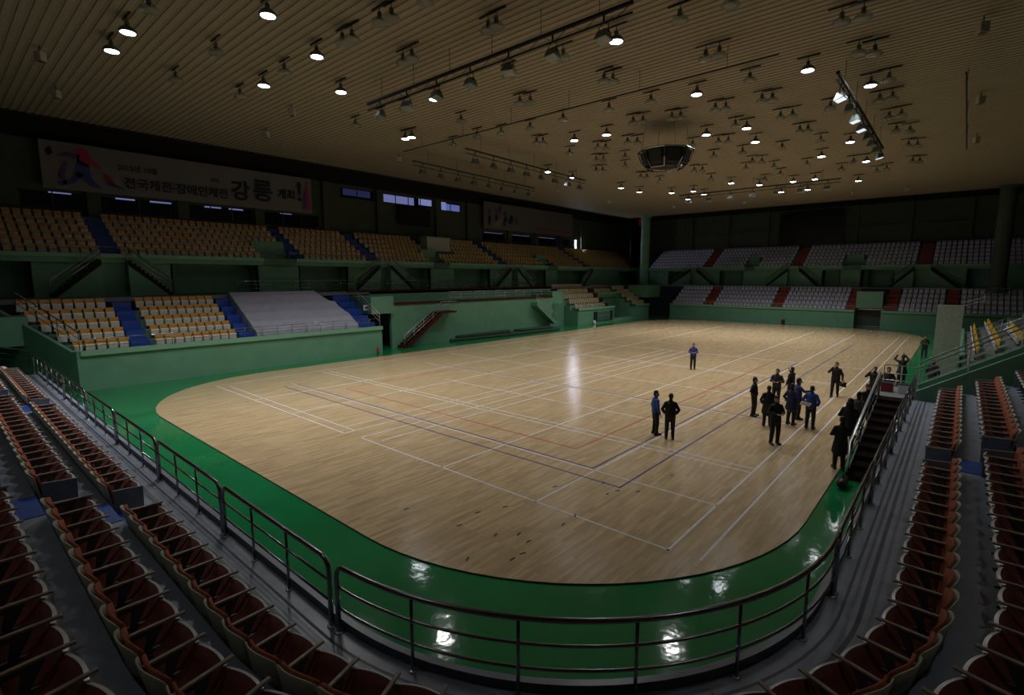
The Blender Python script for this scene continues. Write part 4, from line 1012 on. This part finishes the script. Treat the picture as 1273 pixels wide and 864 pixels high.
def tocam(f): return facing(f, -f[0], -f[1])
P = {}
f = F0(861,459); person('person in a violet blue jacket standing alone mid court, hands together', f, tocam(f)+.1, 'front', (.035,.03,.20), DKP, .86, step=.05)
f = F0(814,540); person('person in a bright blue jacket beside a black coated companion', f, tocam(f)+2.0, 'down', (.015,.075,.33), DKP, .80, head=-.6)
f = F0(832,546); person('person in a black jacket seen from behind, right of the bright blue jacket', f, tocam(f)+PI, 'pocket', (.008,.008,.009), DKP, .78, 1.72)
f = F0(936,517); person('person in dark jacket at left edge of the group, turned right', f, tocam(f)+1.3, 'pocket', BLK, DKP, .84, head=.2)
f = F0(953,530); person('person in long black coat seen from behind inside the group', f, tocam(f)+PI+.2, 'pocket', (.01,.01,.01), DKP, .52, 1.66)
f = F0(964,503); person('person in black jacket at the back left of the group facing the camera', f, tocam(f)-.2, 'front', (.018,.02,.018), DKP, .84)
f = F0(982,499); person('person in dark jacket at back of the group lifting both hands', f, tocam(f)-2.2, 'face', BLK, DKP, .80, 1.68)
f = F0(962,552); person('person in black padded coat nearest the camera in the group, arms folded', f, tocam(f)+.5, 'front', (.012,.013,.015), DKP, .72, 1.76)
f = F0(982,528); person('person in long navy coat behind the blue coat, seen side on', f, tocam(f)+2.6, 'pocket', (.013,.015,.06), DKP, .60, 1.70)
f = F0(990,521); person('person in blue purple coat reaching forward in the group', f, tocam(f)+1.9, 'reach', (.03,.035,.17), DKP, .70, 1.76)
f = F0(1006,533); pp = person('person in royal blue jacket holding a white sheet behind', f, tocam(f)+PI-.3, 'pocket', (.02,.05,.28), DKP, .82, 1.72)
q = MB(); q.box((-.2,-.008,-.08),(.2,.008,.08),M_paper); pa = q.build('paper_sheet'); pa.location = (f[0]-.28, f[1]+.14, 1.08); pa.rotation_euler = (.5,.25,YAW-PI/2); tag(pa, 'white sheet of paper held by the royal blue jacket', 'paper')
f = F0(1037,493); person('person in black suit standing apart with one hand to the face', f, tocam(f)-.1, 'face', BLK, DKP, .82, 1.74, step=.12)
q = MB(); q.box((-.16,-.06,0),(.16,.06,.24),M_blackm); q.tube([(-.08,0,.24),(-.06,0,.34),(.06,0,.34),(.08,0,.24)], .012, M_blackm, 6); bg = q.build('hand_bag', bevel=.02); bp_ = atz(1048,487,.55); bg.location = (f[0]-.15+.30*RV.x, f[1]+.30*RV.y-.1, .58); bg.rotation_euler = (0,0,YAW); tag(bg, 'black bag carried by the person with hand to face', 'bag')
f = F0(1052,560); person('person in bulky hooded black parka behind the nearest long coat', f, tocam(f)+2.9, 'front', (.009,.009,.009), DKP, .66, 1.84, hood=True)
f = F0(1042,583); person('person in knee length black coat nearest the green edge', f, tocam(f)+PI+.3, 'front', (.011,.012,.012), DKP, .50, 1.68)
f = (aty(1068,500,2.5).x, 2.5); person('person in dark grey green coat left of the dark staircase', f, tocam(f)+2.4, 'down', (.028,.032,.028), (.02,.02,.02), .60, 1.78)
f = (aty(1078,500,2.45).x, 2.45); person('person with bare reddish head half hidden by the staircase handrail', f, tocam(f)+.6, 'pocket', (.014,.013,.02), DKP, .70, 1.78)
f = F0(1084,500); person('person in dark jacket behind the top of the staircase handrail', f, tocam(f)-.3, 'face', BLK, DKP, .80, 1.72)
f = F0(1119,482); person('person in black coat with both arms raised taking a picture', f, tocam(f)+PI+.3, 'up', (.010,.010,.011), DKP, .66, 1.80)
q = MB(); q.box((-.06,-.04,-.04),(.06,.04,.04),M_blackm); q.lathe([(.03,0),(.03,.06)],(0,0,.0),M_blackm,10); cm_ = q.build('camera_device', bevel=.008); d_ = Vector((f[0],f[1],0)).normalized(); cm_.location = (f[0]+d_.x*.36, f[1]+d_.y*.36, 1.80); tag(cm_, 'small black camera raised by the arms up photographer', 'camera')
f = F0(1148,445); person('person in olive patterned jacket standing on green floor by the far corner', f, tocam(f)+.2, 'front', (.035,.04,.025), (.03,.03,.025), .80, 1.66)
f = F0(1157,487); person('person in dark coat behind the sloping rails on the green floor', f, tocam(f)+2.8, 'down', (.012,.014,.013), DKP, .70, 1.70)
f = F0(1101,500); person('person in dark coat seen behind the staircase platform rail', f, tocam(f)+.2, 'pocket', (.02,.015,.015), DKP, .70, 1.70)
# things left about
q = MB(); q.capsule((-.22,0,.16), .13, (.22,0,.16), .13, M_blackm, 1, 1); 
for v_i in range(len(q.v)): q.v[v_i] = (q.v[v_i][0], q.v[v_i][1], max(0, q.v[v_i][2]-.0))
q.tube([(-.1,0,.28),(-.06,0,.38),(.06,0,.38),(.1,0,.28)], .014, M_blackm, 6)
o = q.build('duffel_bag', smooth=True); p_ = atz(1062,604,0); o.location = (p_.x-.3, p_.y+.25, 0); tag(o, 'small black bag lying at the foot of the dark staircase', 'bag')
for (px, py, h, w, l) in ((960,401,.5,.5,'small dark box at the foot of far end wall, left'),(974,403,.6,.35,'small dark box at the foot of far end wall, right')):
    p_ = atz(px, py, 0); q = MB(); q.box((-w/2,-w/2,0),(w/2,w/2,h),M_blackm); q.box((-w/2-.03,-w/2-.03,h),(w/2+.03,w/2+.03,h+.05),M_greendk); o = q.build('equipment_box', bevel=.02); o.location = (p_.x-.3, p_.y, 0); tag(o, l, 'box')
for (px, py, l, m) in ((1112,470,'red box on the platform above the dark staircase',M_red),(1123,474,'white crate on the platform above the dark staircase',M_white)):
    p_ = atz(px, py, 1.42); q = MB(); q.box((-.16,-.2,0),(.16,.2,.35),m); q.box((-.17,-.21,.33),(.17,.21,.37),M_blackm); o = q.build('storage_box', bevel=.015); o.location = (25.3, 1.95 if m is M_red else 1.4, 1.42); tag(o, l, 'box')
# red and white object at the far left end of the front row
q = MB(); q.lathe([(.12,0),(.15,.5),(.13,.62),(.05,.66)], (0,0,0), M_white, 12); o = q.build('white_bin', smooth=True); o.location = (2.0, 31.9, 1.4); tag(o, 'white bin standing past the far end of the front left row', 'bin')
q = MB(); q.lathe([(.16,0),(.19,.04),(.17,.42),(.10,.5),(0,.52)], (0,0,0), M_white, 14); o = q.build('white_drum', smooth=True); p_ = atz(724,402,0); o.location = (p_.x, 35.2, 0); tag(o, 'white drum on the floor below the far yellow seats', 'drum')
q = MB(); q.lathe([(.07,0),(.09,.05),(.09,.42),(.04,.5),(.03,.55),(0,.56)], (0,0,0), M_bred, 12); o = q.build('fire_extinguisher', smooth=True); o.location = (23.1, 34.2, 0); tag(o, 'red fire extinguisher by the far end of the lower left wall', 'fire extinguisher')

# ------------------------------------------------------------------ world and view
w = bpy.data.worlds.new('world'); S.world = w; w.use_nodes = True
w.node_tree.nodes['Background'].inputs['Color'].default_value = (.01, .012, .015, 1); w.node_tree.nodes['Background'].inputs['Strength'].default_value = .1
S.view_settings.view_transform = 'Standard'; S.view_settings.look = 'None'; S.view_settings.gamma = 1.; S.view_settings.exposure = 0.; S.view_settings.use_curve_mapping = False
